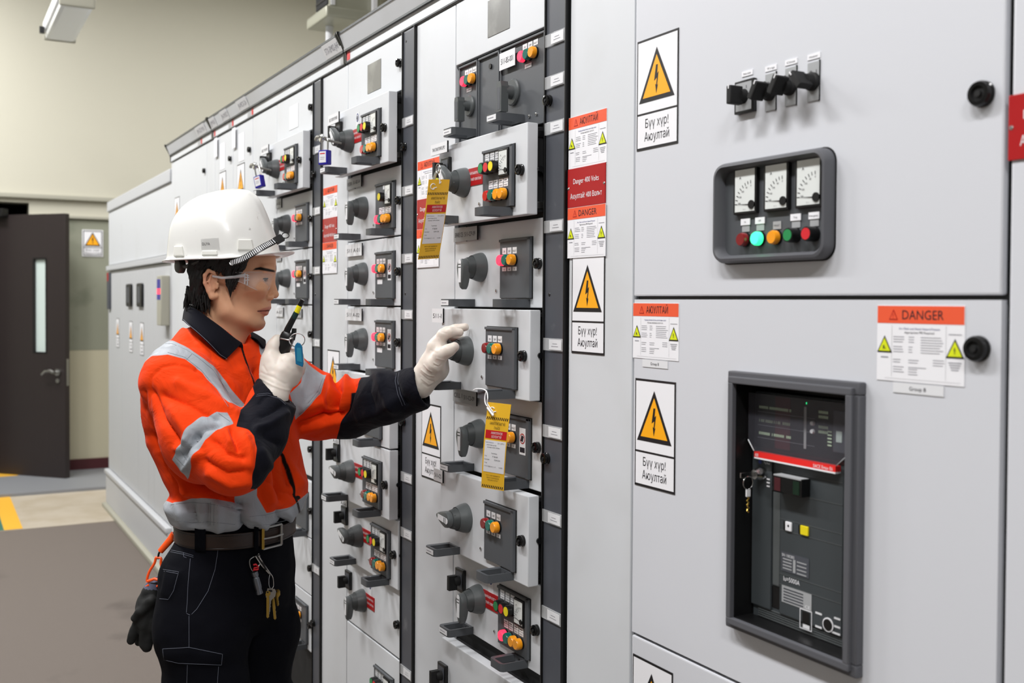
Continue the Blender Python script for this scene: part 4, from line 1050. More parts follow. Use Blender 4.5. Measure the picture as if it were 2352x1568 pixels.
def surface_net(G, D):
    n = D.shape; ins = D < 0
    c = np.zeros((n[0]-1, n[1]-1, n[2]-1), np.int8)
    for i in (0, 1):
        for j in (0, 1):
            for k in (0, 1): c += ins[i:n[0]-1+i, j:n[1]-1+j, k:n[2]-1+k]
    act = np.argwhere((c > 0) & (c < 8)); idx = -np.ones(c.shape, np.int64); idx[tuple(act.T)] = np.arange(len(act))
    acc = np.zeros((len(act), 3)); cnt = np.zeros(len(act))
    cor = [(i, j, k) for i in (0, 1) for j in (0, 1) for k in (0, 1)]
    for a in cor:
        for b in cor:
            if sum(abs(a[q]-b[q]) for q in range(3)) != 1 or a > b: continue
            A = act+np.array(a); B = act+np.array(b); da = D[tuple(A.T)]; db = D[tuple(B.T)]
            m = (da < 0) != (db < 0); t = np.where(m, da/(da-db+1e-20), 0)
            acc += np.where(m[:, None], np.array(a)+(np.array(b)-np.array(a))*t[:, None], 0); cnt += m
    V = (act+acc/np.maximum(cnt, 1)[:, None])*G.h+G.lo
    Q = []
    for ax in range(3):
        o = [0, 0, 0]; o[ax] = 1
        sl0 = [slice(0, n[q]) for q in range(3)]; sl1 = list(sl0); sl0[ax] = slice(0, n[ax]-1); sl1[ax] = slice(1, n[ax])
        m = ins[tuple(sl0)] != ins[tuple(sl1)]; E_ = np.argwhere(m); u, w = [(1, 2), (2, 0), (0, 1)][ax]
        E_ = E_[(E_[:, u] > 0) & (E_[:, w] > 0) & (E_[:, u] < n[u]-1) & (E_[:, w] < n[w]-1)]
        du = np.zeros(3, int); du[u] = 1; dw = np.zeros(3, int); dw[w] = 1
        q = np.stack([idx[tuple((E_-du-dw).T)], idx[tuple((E_-dw).T)], idx[tuple(E_.T)], idx[tuple((E_-du).T)]], 1)
        flip = ins[tuple(E_.T)] == False
        q[flip] = q[flip][:, ::-1]; Q.append(q)
    return V, np.concatenate(Q)
def vnormals(V, Q):
    n = np.zeros_like(V); a = np.cross(V[Q[:, 2]]-V[Q[:, 0]], V[Q[:, 3]]-V[Q[:, 1]])
    for i in range(4): np.add.at(n, Q[:, i], a)
    return n/(np.linalg.norm(n, axis=1)[:, None]+1e-12)
def relax(V, Q, it=2, f=.5):
    for _ in range(it):
        s = np.zeros_like(V); c = np.zeros(len(V))
        for i in range(4):
            for j in ((i+1) % 4,): 
                np.add.at(s, Q[:, i], V[Q[:, j]]); np.add.at(c, Q[:, i], 1); np.add.at(s, Q[:, j], V[Q[:, i]]); np.add.at(c, Q[:, j], 1)
        V = V*(1-f)+f*s/np.maximum(c, 1)[:, None]
    return V
def poly_sd(x, z, pts):
    """signed distance to polygon, positive inside"""
    p = np.array(pts); n = len(p); d = np.full(x.shape, 1e9); ins = np.zeros(x.shape, bool)
    for i in range(n):
        a, b = p[i], p[(i+1) % n]; e = b-a; wx, wz = x-a[0], z-a[1]
        t = np.clip((wx*e[0]+wz*e[1])/(e@e+1e-12), 0, 1); d = np.minimum(d, np.hypot(wx-e[0]*t, wz-e[1]*t))
        c = (a[1] > z) != (b[1] > z); xi = a[0]+(z-a[1])/(b[1]-a[1]+1e-12)*e[0]; ins ^= c & (x < xi)
    return np.where(ins, d, -d)
def line_d(x, z, pts):
    p = np.array(pts); d = np.full(x.shape, 1e9)
    for i in range(len(p)-1):
        a, b = p[i], p[i+1]; e = b-a; t = np.clip(((x-a[0])*e[0]+(z-a[1])*e[1])/(e@e+1e-12), 0, 1)
        d = np.minimum(d, np.hypot(x-a[0]-e[0]*t, z-a[1]-e[1]*t))
    return d
def px(pts, y=0): return [(lambda q: (q[0], q[2]))(P(u, v, y)) for u, v in pts]
def mesh_obj(name, V, Q, mats, parent=None, attrs=None, smooth=True):
    me = bpy.data.meshes.new(name); me.vertices.add(len(V)); me.vertices.foreach_set('co', np.asarray(V, np.float32).ravel())
    Q = np.asarray(Q, np.int32); k = Q.shape[1]
    me.loops.add(Q.size); me.loops.foreach_set('vertex_index', Q.ravel()); me.polygons.add(len(Q))
    me.polygons.foreach_set('loop_start', np.arange(0, Q.size, k, dtype=np.int32)); me.update(calc_edges=True); me.validate()
    me.polygons.foreach_set('use_smooth', [smooth]*len(me.polygons))
    for m_ in mats: me.materials.append(MATS[m_])
    for nm, val in (attrs or {}).items():
        if len(val) == len(me.vertices):
            a = me.attributes.new(nm, 'FLOAT', 'POINT'); a.data.foreach_set('value', np.asarray(val, np.float32))
    o = bpy.data.objects.new(name, me); COL.objects.link(o)
    if parent: o.parent = parent
    return o
def noise3(V, s, seed=0):
    """cheap smooth value noise on points"""
    p = V*s+seed*17.3; i = np.floor(p).astype(np.int64); f = p-i; f = f*f*(3-2*f); r = 0
    def h(a, b, c): x = (a*73856093 ^ b*19349663 ^ c*83492791) & 0x7fffffff; x = (x*1103515245+12345) & 0x7fffffff; return (x >> 8 & 0xffff)/65535.
    for a in (0, 1):
        for b in (0, 1):
            for c in (0, 1): r = r+h(i[:, 0]+a, i[:, 1]+b, i[:, 2]+c)*(f[:, 0] if a else 1-f[:, 0])*(f[:, 1] if b else 1-f[:, 1])*(f[:, 2] if c else 1-f[:, 2])
    return r
def zone_mat(name, base, zones, rough=.8, bump=(1800, .25, .0006), sheen=.0, spec=.25):
    """cloth/skin material whose colour areas come from signed-distance attributes of the surface"""
    m = mat(name, base, rough, bump=bump, sheen=sheen, spec=spec); nt = m.node_tree; b = nt.nodes['Principled BSDF']; prev = None
    rgh = None
    for at, rgb, soft, rg in zones:
        a = nt.nodes.new('ShaderNodeAttribute'); a.attribute_name = at
        r = nt.nodes.new('ShaderNodeMapRange'); r.inputs[1].default_value = -soft; r.inputs[2].default_value = soft
        mx = nt.nodes.new('ShaderNodeMix'); mx.data_type = 'RGBA'; nt.links.new(a.outputs['Fac'], r.inputs[0]); nt.links.new(r.outputs[0], mx.inputs[0])
        if prev is None: mx.inputs[6].default_value = srgb(*base)
        else: nt.links.new(prev, mx.inputs[6])
        mx.inputs[7].default_value = srgb(*rgb); prev = mx.outputs[2]
        if rg is not None:
            mr = nt.nodes.new('ShaderNodeMix'); nt.links.new(r.outputs[0], mr.inputs[0]); mr.inputs[3].default_value = rg
            if rgh is None: mr.inputs[2].default_value = rough
            else: nt.links.new(rgh, mr.inputs[2])
            rgh = mr.outputs[0]
    if name == 'jacket':      # soft creasing of the cloth
        n2 = nt.nodes.new('ShaderNodeTexNoise'); n2.inputs['Scale'].default_value = 16; n2.inputs['Detail'].default_value = 4; n2.inputs['Distortion'].default_value = 1.2
        tc = [n for n in nt.nodes if n.type == 'TEX_COORD'][0]; b1 = [n for n in nt.nodes if n.type == 'BUMP'][0]; b2 = nt.nodes.new('ShaderNodeBump')
        b2.inputs['Strength'].default_value = .55; b2.inputs['Distance'].default_value = .010
        nt.links.new(tc.outputs['Object'], n2.inputs['Vector']); nt.links.new(n2.outputs['Fac'], b2.inputs['Height']); nt.links.new(b2.outputs['Normal'], b1.inputs['Normal'])
    nt.links.new(prev, b.inputs['Base Color'])
    if rgh is not None: nt.links.new(rgh, b.inputs['Roughness'])
    return m
ORANGE, NAVY, SILVER = (228, 62, 10), (13, 14, 23), (158, 163, 170)
zone_mat('jacket', ORANGE, [('navy', NAVY, .0006, None), ('band', SILVER, .0006, .45), ('edge', (120, 126, 132), .0004, None), ('gap', (22, 14, 12), .0006, None)], .8, sheen=.03, spec=.12)
mat('navy_cloth', NAVY, .85, bump=(1500, .3, .0006), sheen=.03, spec=.15)
mat('trouser', (10, 11, 17), .9, bump=(1500, .3, .0006), spec=.1)
mat('stitch', (92, 96, 108), .8)
mat('leather', (44, 30, 24), .4, bump=(260, .2, .0008)); mat('boot', (22, 20, 20), .5)
zone_mat('skin', (214, 162, 128), [('lips', (192, 126, 108), .0015, .4), ('blush', (212, 150, 124), .014, None), ('brow', (20, 16, 16), .0013, .8), ('beard', (178, 136, 108), .012, None), ('mouth', (90, 50, 46), .0008, None)], .5, bump=(420, .12, .0006), spec=.4)
MATS['skin'].node_tree.nodes['Principled BSDF'].inputs['Subsurface Weight'].default_value = .03
MATS['skin'].node_tree.nodes['Principled BSDF'].inputs['Subsurface Scale'].default_value = .008
mat('hair', (16, 14, 14), .5, bump=(160, .6, .002), spec=.5)
mat('eye', (216, 208, 202), .15); mat('iris', (24, 16, 12), .1)
mat('glove', (214, 204, 194), .42, bump=(90, .15, .001), spec=.45)
MATS['glove'].node_tree.nodes['Principled BSDF'].inputs['Subsurface Weight'].default_value = .1
mat('glove_black', (20, 21, 21), .8, bump=(300, .3, .001)); mat('knit', (92, 96, 116), .9, bump=(500, .4, .001))
mat('helmet', (232, 232, 229), .25, coat=.2, noise=(46, (150, 148, 144), .68, .76)); mat('helmet_part', (232, 232, 226), .3)
mat('clip_orange', (255, 92, 30), .35); mat('band_yellow', (236, 224, 20), .4); mat('band_green', (20, 52, 48), .5)
mat('tag_blue', (20, 104, 146), .3); mat('tag_cyan', (44, 130, 160), .35); mat('blue_label', (28, 84, 160), .5)
mat('goggle', (240, 244, 248), .03, alpha=.10, spec=1.0); mat('goggle_arm', (225, 228, 232), .1, alpha=.55)

TY = -math.radians(30)                                  # chest turned a little towards his right
# ---------------------------------------------------------------- body (head, neck, trunk and legs in one skin)
HC = P(530, 610, 0)
def face_sdf(c):
    d = ell(c, P(531, 592), (.100, .074, .098))
    d = smin(d, ell(c, P(572, 640), (.054, .060, .070)), .025)                # upper face
    d = smin(d, ell(c, P(566, 700), (.044, .040, .050)), .025)                # jaw
    for s in (-1, 1):
        d = smin(d, chain(c, [P(500, 676, s*.058), P(520, 712, s*.050), P(582, 741, s*.017)], [.012, .014, .014], .01), .022)   # jaw line
        d = smin(d, ell(c, P(590, 664, s*.042), (.022, .018, .020)), .020)    # cheek bone
        d = smin(d, rcone(c, P(621, 617, s*.014), P(604, 617, s*.047), .0080, .0070), .012) # brow ridge
        d = smax(d, -ell(c, P(588, 700, s*.058), (.026, .010, .022)), .02)    # hollow below the cheek
    d = smin(d, ell(c, P(591, 742), (.0175, .021, .016)), .014)                # chin
    d = smin(d, ell(c, P(600, 703), (.021, .026, .020)), .014)                # muzzle
    d = smin(d, chain(c, [P(621, 627), P(622, 640), P(628, 662), P(631, 674)], [.0062, .0056, .0064, .0080], .004), .010)   # nose
    d = smin(d, ell(c, P(631, 677), (.0085, .0095, .0080)), .005)
    for s in (-1, 1):
        d = smin(d, ell(c, P(619, 683, s*.0125), (.0105, .0062, .0068)), .004)
        d = smax(d, -ell(c, P(622, 642, s*.036), (.013, .019, .0095)), .010)  # eye hollow
        d = smax(d, -ell(c, P(624, 691, s*.0070), (.0055, .0032, .0030)), .002)
        d = smin(d, ell(c, P(599, 643, s*.032), (.0132, .0142, .0122)), .002) # lids
        d = smax(d, -chain(c, [P(611, 644, s*.020), P(614, 643, s*.030), P(604, 643.5, s*.0445)], [.0016, .0036, .0016], .001), .001)
    d = smin(d, chain(c, [P(602, 710, -.019), P(614, 707.5, -.007), P(617, 706.5, 0), P(614, 707.5, .007), P(602, 710, .019)], [.0024, .0044, .0048, .0044, .0024], .002), .0035)   # upper lip
    d = smin(d, chain(c, [P(600, 717, -.017), P(610, 720, -.006), P(610, 720, .006), P(600, 717, .017)], [.0026, .0058, .0058, .0026], .002), .0035)
    d = smax(d, -chain(c, [P(595, 714.5, -.024), P(609, 713.8, -.012), P(623, 713, 0), P(609, 713.8, .012), P(595, 714.5, .024)], [.0010, .0012, .0014, .0012, .0010], .001), .0022)
    d = smax(d, -ell(c, P(613, 731), (.0085, .018, .0042)), .008)
    for s in (-1, 1):     # ear
        e = chain(c, [P(499, 642, s*.074), P(491, 626, s*.080), P(479, 621, s*.085), P(470, 632, s*.087), P(470, 650, s*.085), P(478, 668, s*.080), P(487, 681, s*.076), P(496, 680, s*.072)], [.0032, .0036, .0040, .0040, .0038, .0042, .0068, .005], .003)
        e = smin(e, ell(c, P(484, 652, s*.074), (.013, .0055, .024)), .005)
        e = smin(e, chain(c, [P(484, 632, s*.081), P(480, 646, s*.082), P(486, 665, s*.079)], [.0026, .0028, .0026], .003), .003)
        e = smin(e, rcone(c, P(499, 652, s*.076), P(498, 660, s*.076), .004, .004), .003)
        e = smax(e, -ell(c, P(490, 654, s*.084), (.006, .007, .0095)), .002)
        d = smin(d, e, .004)
    return d
def body():
    def full(c, fine):
        d = None
        n = rcone(c, P(518, 700), P(488, 800), .050, .060)
        if fine: d = smin(face_sdf(c), n, .03); d = smin(d, rcone(c, P(552, 735), P(535, 790), .016, .02), .03); return d
    # head and neck at fine pitch
    lo = P(405, 815, -.115); hi = P(665, 480, 0)
    G = Grid((lo[0], -.115, lo[2]), (hi[0], .115, hi[2]), .0022); c = G.co()
    D = full(c, True); V, Q = surface_net(G, D); V = relax(V, Q, 1, .4)
    # coarse trunk and legs, hidden by the clothes, joined to the neck
    # (they share the neck's overlap so the body reads as one figure)
    G2 = Grid((-.30, -.32, .06), (.32, .32, 1.46), .014); c2 = G2.co()
    d = rcone(c2, P(522, 700), P(488, 800), .050, .058)
    d = smin(d, sect(c2, [(1.42, -.04, 0, .05, .05), (1.38, -.045, 0, .15, .07), (1.2, -.02, 0, .165, .10), (1.0, 0, 0, .105, .075), (.9, 0, 0, .10, .075)], TY), .03)
    for s, a, k, f in ((-1, (-.01, -.055, .90), (-.05, -.10, .50), (-.06, -.11, .10)), (1, (.035, .055, .90), (.06, .10, .50), (.07, .11, .10))):
        d = smin(d, chain(c2, [a, k, f], [.055, .050, .045], .02), .02)
    V2, Q2 = surface_net(G2, d)
    mask = V2[Q2][:, :, 2].mean(1) < 1.40
    Q2 = Q2[mask]
    n0 = len(V); V = np.vstack([V, V2]); Q = np.vstack([Q, Q2+n0])
    used = np.unique(Q); mp = -np.ones(len(V), np.int64); mp[used] = np.arange(len(used)); V = V[used]; Q = mp[Q]
    x, z, y = V[:, 0], V[:, 2], V[:, 1]
    L = lambda pts: px(pts, -.03)
    lips = poly_sd(x, z, L([(590, 714), (603, 708), (612, 704.5), (630, 702), (630, 727), (606, 726), (598, 721)]))
    mouth = .0013-line_d(x, z, L([(592, 714.5), (602, 713.8), (627, 712.5)]))
    brow = np.maximum(np.where(y < 0, poly_sd(x, z, L([(587, 622), (593, 616), (604, 613.5), (618, 617), (627, 620), (627, 625), (612, 622.5), (600, 620.5)])), -1), np.where(y > 0.006, poly_sd(x, z, px([(622, 614), (645, 608), (645, 620), (624, 623)], .02)), -1))
    blush = .016-np.sqrt((x-P(482, 650)[0])**2+(z-P(482, 650)[2])**2+(np.abs(y)-.085)**2)*.7
    beard = poly_sd(x, z, L([(582, 735), (600, 733), (612, 736), (614, 760), (560, 775), (550, 755)]))*.7
    o = mesh_obj('person', V, Q, ['skin'], None, dict(lips=lips, mouth=mouth, brow=brow, blush=blush, beard=beard))
    o.location = PO; o.rotation_euler = (0, 0, PROT)
    return tag(o, 'person in white hard hat and orange jacket turning a knob, radio raised', 'person')
person = body()
def eyes():
    for s in (-1, 1):
        m = MB(); p = P(599.6, 643, s*.032)
        prof = [(.0112*math.sin(t), .0112*math.cos(t)) for t in [math.pi*(1-k/24) for k in range(25)]]
        n = 16; V = []; Fc = []
        for r, a in prof:
            for i in range(n): w = 2*math.pi*i/n; V.append((p[0]+a, p[1]+r*math.cos(w), p[2]+r*math.sin(w)))
        for j in range(24):
            for i in range(n): Fc.append((j*n+i, j*n+(i+1) % n, (j+1)*n+(i+1) % n, (j+1)*n+i))
        m.add(V, Fc[:19*n], 'eye'); m.add(V, Fc[19*n:], 'iris')
        q = p+np.array((.0107, 0, 0)); m.add([(q[0]+.0006, q[1]+.0056*math.cos(a)-.0012, q[2]+.0056*math.sin(a)) for a in [k*math.pi/8 for k in range(16)]], [tuple(range(16))], 'iris')
        m.build('eye', person, world=True, recalc=False)
        # lash line and lid opening
        m = MB(); m.tube([tuple(P(611.5, 642, s*.020)), tuple(P(615, 639.4, s*.030)), tuple(P(608, 639.4, s*.0410)), tuple(P(599, 641.5, s*.0470))], [.0006, .0013, .0014, .0007], 'hair', 6)
        m.build('eyelid', person, world=True, recalc=False)
eyes()
def hair():
    lo = P(410, 735, -.11); hi = P(650, 500, 0); G = Grid((lo[0]-.01, -.11, lo[2]), (hi[0], .11, hi[2]), .0026); c = G.co(); X, Y, Z = c
    d = ell(c, P(527, 594), (.107, .083, .106))
    d = smin(d, chain(c, [P(452, 640, 0), P(450, 690, 0), P(456, 712, 0)], [.058, .046, .032], .02), .03)
    for s in (-1, 1): d = smin(d, chain(c, [P(470, 640, s*.045), P(462, 690, s*.040), P(468, 712, s*.036)], [.036, .022, .010], .01), .02)
    d = smax(d, -smin(face_sdf(c), rcone(c, P(518, 700), P(488, 800), .050, .060), .03)-.001, .002)
    # keep the face and ear clear
    mX = px([(400, 480), (650, 480), (650, 574), (578, 582), (564, 602), (561, 612), (555, 625), (545, 638), (541, 650), (536, 668), (528, 682), (524, 668), (521, 650), (520, 638), (506, 632), (498, 622), (484, 611), (470, 616), (462, 632), (463, 655), (470, 676), (478, 692), (480, 712), (474, 722), (466, 706), (460, 720), (452, 712), (440, 716), (434, 700), (422, 690), (430, 660), (424, 640), (424, 600)], -.085)
    sd = poly_sd(X[:, 0, :], Z[:, 0, :], mX)[:, None, :]
    d = smax(d, -sd.astype(np.float32), .003)
    V, Q = surface_net(G, d); N = vnormals(V, Q)
    ang = np.arctan2(V[:, 1], V[:, 0]-P(529, 594)[0]); st = V[:, 0]*.9+V[:, 1]*.3
    w = noise3(np.stack([V[:, 0]*3.2-V[:, 2]*1.2, V[:, 1]*1.5, V[:, 2]*.45], 1), 60, 3)
    V = V+N*((w-.5)*.008)[:, None]
    o = mesh_obj('hair', V, Q, ['hair'], person)
    # loose locks: sideburn and nape
    m = MB(); rnd = random.Random(5)
    for k in range(70):
        u0 = rnd.uniform(520, 548); v0 = rnd.uniform(612, 642); y = -.0745-rnd.uniform(0, .004); e = rnd.uniform(652, 684)
        m.tube([tuple(P(u0, v0, y)), tuple(P(u0-2-.2*(u0-522), v0+14, y-.002)), tuple(P(529+(u0-534)*.5*(684-e)/30, e, y+.004))], [.0022, .0018, .0003], 'hair', 7)
    m.build('sideburn', o, world=True, recalc=False); m = MB()
    for k in range(90):
        u0 = rnd.uniform(426, 482); v0 = rnd.uniform(655, 690); y = rnd.uniform(-.062, .03) if u0 < 446 else rnd.uniform(-.070, -.052)
        m.tube([tuple(P(u0, v0, y)), tuple(P(u0-1+rnd.uniform(-3, 4), v0+16, y-.001)), tuple(P(u0+rnd.uniform(-8, 4), v0+rnd.uniform(24, 42), y))], [.0028, .0022, .0003], 'hair', 7)
    m.build('nape_locks', o, world=True, recalc=False); m = MB()
    for k in range(110):
        u0 = rnd.uniform(455, 562); v0 = 598+rnd.uniform(0, 14); y = -.0795
        m.tube([tuple(P(u0, v0, y)), tuple(P(u0-5, v0+8, y-.0015)), tuple(P(u0-10, v0+rnd.uniform(12, 24), y+.003))], [.0020, .0017, .0003], 'hair', 7)
    m.build('temple_locks', o, world=True, recalc=False); m = MB()
    for (a, b, c_) in (((430, 676), (424, 694), (421, 710)), ((434, 672), (428, 690), (424, 704)), ((437, 680), (432, 694), (430, 706))):
        m.tube([tuple(P(*a, -.03)), tuple(P(*b, -.03)), tuple(P(*c_, -.03))], [.004, .003, .0005], 'hair', 5)
    m.build('nape_wisps', o, world=True, recalc=False)
hair()
# ---------------------------------------------------------------- jacket
R_SH, R_MD, R_EL, R_WR = P(410, 884, -.165), P(458, 988, -.235), P(530, 1064, -.300), P(634, 900, -.125)
L_SH, L_MD, L_EL, L_W0, L_WR = P(628, 872, .165), P(715, 925, .18), P(800, 938, .165), P(890, 912, .075), P(972, 890, .012)
def jacket():
    lo = (P(300, 1240, -.2)[0], -.41, P(0, 1232, 0)[2]); hi = (P(1000, 0, .05)[0], .30, P(0, 735, 0)[2])
    G = Grid(lo, hi, .0042); c = G.co(); X, Y, Z = c
    zz = lambda v: P(0, v, 0)[2]; xx = lambda u: P(u, 0, 0)[0]
    tors = sect(c, [(zz(1190), xx(548), 0, .150, .112), (zz(1180), xx(546), 0, .166, .124), (zz(1145), xx(547), 0, .183, .137), (zz(1118), xx(554), 0, .176, .131), (zz(1080), xx(540), 0, .184, .133), (zz(1000), xx(514), 0, .195, .136), (zz(930), xx(502), 0, .200, .136), (zz(870), xx(494), 0, .195, .125), (zz(830), xx(489), 0, .180, .108), (zz(800), xx(489), 0, .150, .090), (zz(775), xx(490), 0, .105, .076), (zz(745), xx(490), 0, .072, .064)], TY)
    ra = chain(c, [R_SH, R_MD, R_EL], [.083, .077, .063], .03)
    ra = smin(ra, ell(c, P(470, 1040, -.235), (.072, .055, .062)), .04)
    fwd = (R_WR-R_EL)/np.linalg.norm(R_WR-R_EL)
    fa = chain(c, [P(548, 1062, -.295), P(598, 1000, -.215), P(622, 935, -.150), R_WR], [.058, .053, .049, .048], .02)
    fa = smin(fa, ell(c, P(566, 985, -.215), (.034, .034, .026)), .03)
    cut = (X-R_WR[0])*fwd[0]+(Y-R_WR[1])*fwd[1]+(Z-R_WR[2])*fwd[2]
    cutn = np.array((.60, .10, .79)); wr_c = P(634, 898, -.125)
    cut = (X-wr_c[0])*cutn[0]+(Y-wr_c[1])*cutn[1]+(Z-wr_c[2])*cutn[2]
    fa = np.maximum(fa, cut)
    rarm = smin(ra, fa, .028)
    la = chain(c, [L_SH, L_MD, L_EL, L_W0, L_WR+(L_WR-L_W0)*.3], [.088, .078, .070, .060, .046], .02)
    la = smin(la, ell(c, P(725, 950, .17), (.07, .06, .062)), .03)
    lf = np.array((.93, -.10, .34)); lf = lf/np.linalg.norm(lf); lw = P(969, 889, .012)
    la = np.maximum(la, (X-lw[0])*lf[0]+(Y-lw[1])*lf[1]+(Z-lw[2])*lf[2])
    d = smin(smin(tors, rarm, .022), la, .03)
    d = smax(d, -rcone(c, P(515, 720), P(487, 790), .058, .058), .006)        # neck opening
    d = smax(d, -rcone(c, P(570, 735, -.01), P(532, 783, -.012), .040, .026), .008)
    # hollow cuffs
    d = smax(d, -rcone(c, R_WR*1.25-R_EL*.25, R_WR*.85+R_EL*.15, .037, .034), .002)
    d = smax(d, -rcone(c, L_WR+(L_WR-L_W0)*.5, L_WR*.65+L_W0*.35, .040, .038), .002)
    V, Q = surface_net(G, d); V = relax(V, Q, 2, .5)
    def samp(A):
        g = (V-G.lo)/G.h; i = np.clip(g.astype(int), 0, np.array(A.shape)-2); f = g-i; r = 0
        for a in (0, 1):
            for b in (0, 1):
                for e in (0, 1): r = r+A[i[:, 0]+a, i[:, 1]+b, i[:, 2]+e]*(f[:, 0] if a else 1-f[:, 0])*(f[:, 1] if b else 1-f[:, 1])*(f[:, 2] if e else 1-f[:, 2])
        return r
    dt, dr, dl = samp(tors), samp(rarm), samp(la)
    isT = np.minimum(dr, dl)-dt; isR = np.minimum(dt, dl)-dr; isL = np.minimum(dt, dr)-dl        # positive where that part is outermost
    x, y, z = V.T
    uu = 1176+2400*(x-LAT)/(DEP+y); vv = 738.778-2400*((z-CAM_H)/(DEP+y)+.0192-.00575*(uu-1176)/2400); X_, Z_ = uu*.001, vv*.001   # side-view measure of each point
    PX = lambda pts, y=0: [(u*.001, v*.001) for u, v in pts]
    N = vnormals(V, Q)
    # ---- colour areas
    gate = lambda s, g: np.minimum(s, g*.6+.004)
    YR, YL = -.30, .12
    navR = poly_sd(X_, Z_, PX([(720, 1150), (574, 1122), (582, 1080), (588, 1030), (584, 1002), (572, 988), (543, 978), (552, 945), (585, 905), (570, 840), (720, 840)], -.25))
    ln = (V-R_EL)@((R_WR-R_EL)/np.linalg.norm(R_WR-R_EL))
    navR = np.where(y > -.02, -.01, navR)
    navL = poly_sd(X_, Z_, PX([(833, 860), (803, 900), (792, 944), (770, 1020), (1010, 1020), (1010, 820), (850, 820)], .10))
    navy = np.maximum(np.minimum(navR, isR*1.0+.004), np.minimum(navL, isL+.08))
    b1 = poly_sd(X_, Z_, PX([(498, 944), (520, 950), (537, 972), (500, 982), (470, 1010), (448, 1050), (432, 1102), (396, 1056), (412, 1018), (432, 980), (462, 954)], -.30))
    b1 = np.minimum(b1, isR+.006)
    strap = np.maximum(poly_sd(X_, Z_, PX([(330, 836), (352, 800), (372, 784), (396, 783), (430, 798), (456, 816), (492, 842), (528, 896), (566, 940), (562, 1010), (540, 985), (528, 936), (501, 896), (465, 856), (425, 825), (385, 814), (349, 818)])),
                       poly_sd(X_, Z_, PX([(540, 1090), (592, 1092), (590, 1140), (614, 1182), (560, 1190), (541, 1145)], -.13)))
    strap = np.minimum(strap, np.where(y < .08, isT+.012+np.clip((950-vv)/30, 0, 1)*.14, -1))
    strap2 = poly_sd(X_, Z_, PX([(590, 770), (612, 800), (640, 860), (620, 870), (596, 810)], .08)); strap2 = np.minimum(strap2, np.where(y > 0, .01, -1))
    hem = poly_sd(X_, Z_, PX([(330, 1140), (384, 1152), (400, 1158), (440, 1146), (462, 1144), (500, 1150), (540, 1156), (556, 1168), (572, 1182), (600, 1180), (640, 1176), (675, 1164), (705, 1134), (760, 1120), (760, 1260), (330, 1260)], -.10)); hem = np.minimum(hem, isT+.01)
    b2 = poly_sd(X_, Z_, PX([(700, 828), (708, 838), (748, 866), (738, 898), (715, 930), (679, 964), (664, 954), (664, 905), (690, 880)], .13)); b2 = np.minimum(b2, isL+.02)
    band = np.maximum.reduce([b1, strap, strap2, hem, b2])
    edge = np.where(np.abs(band-.0045) < .0008, .001, -.001)*0-.001
    plk = line_d(X_, Z_, PX([(556, 800), (572, 850), (582, 890), (640, 1000), (655, 1060), (676, 1110), (684, 1150), (690, 1200)], -.10))
    gap = np.where((isT > 0) & (y < .05), .0022-plk, -.01)
    gap = np.maximum(gap, np.where(isT > 0, .0045-np.hypot(X_-.688, Z_-1.144), -.01))
    # ---- folds: ridges and valleys running over the cloth
    H = np.zeros(len(V))
    def fold(pts, amp, sig, yy, g):
        nonlocal H
        dd = line_d(X_, Z_, PX(pts, yy)); H += (1.5 if amp > 0 else 2.0)*amp*(np.exp(-(dd/sig)**2) if amp > 0 else np.exp(-dd/sig*1.15))*(1/(1+np.exp(-np.clip(g/.006, -20, 20))))
    gR, gT, gL = isR+.004, np.where(y < .05, isT, -.1)+.002, isL+.004
    for pts, a, s in ((((370, 905), (430, 925), (500, 960)), -.006, .012), (((345, 900), (370, 960), (410, 1020)), -.006, .010), (((410, 880), (470, 905), (540, 950)), .005, .012), (((395, 940), (430, 1000), (440, 1040)), .004, .012),
                      (((440, 1010), (470, 985), (505, 975)), -.005, .008), (((418, 1050), (440, 1020), (452, 1000)), -.007, .007), (((425, 1075), (455, 1045)), .005, .008), (((405, 1030), (425, 1010)), .004, .008),
                      (((490, 1010), (520, 1040), (560, 1050)), -.006, .010), (((533, 985), (540, 1005), (548, 1030)), -.008, .006), (((520, 990), (528, 1015)), .005, .007), (((470, 1060), (520, 1090), (560, 1085)), -.005, .010), (((480, 1090), (530, 1115), (570, 1110)), .004, .010), (((560, 1000), (575, 1030), (575, 1070)), .004, .010),
                      (((600, 955), (625, 945), (650, 930)), -.004, .008), (((590, 985), (620, 975), (655, 950)), .005, .008), (((596, 925), (610, 910), (640, 905)), -.003, .006), (((610, 1000), (640, 1020)), -.004, .010), (((600, 1040), (615, 1070)), .004, .012),
                      (((325, 900), (335, 985), (362, 1060)), -.004, .008)):
        fold(pts, a*1.25, s, -.29, gR)
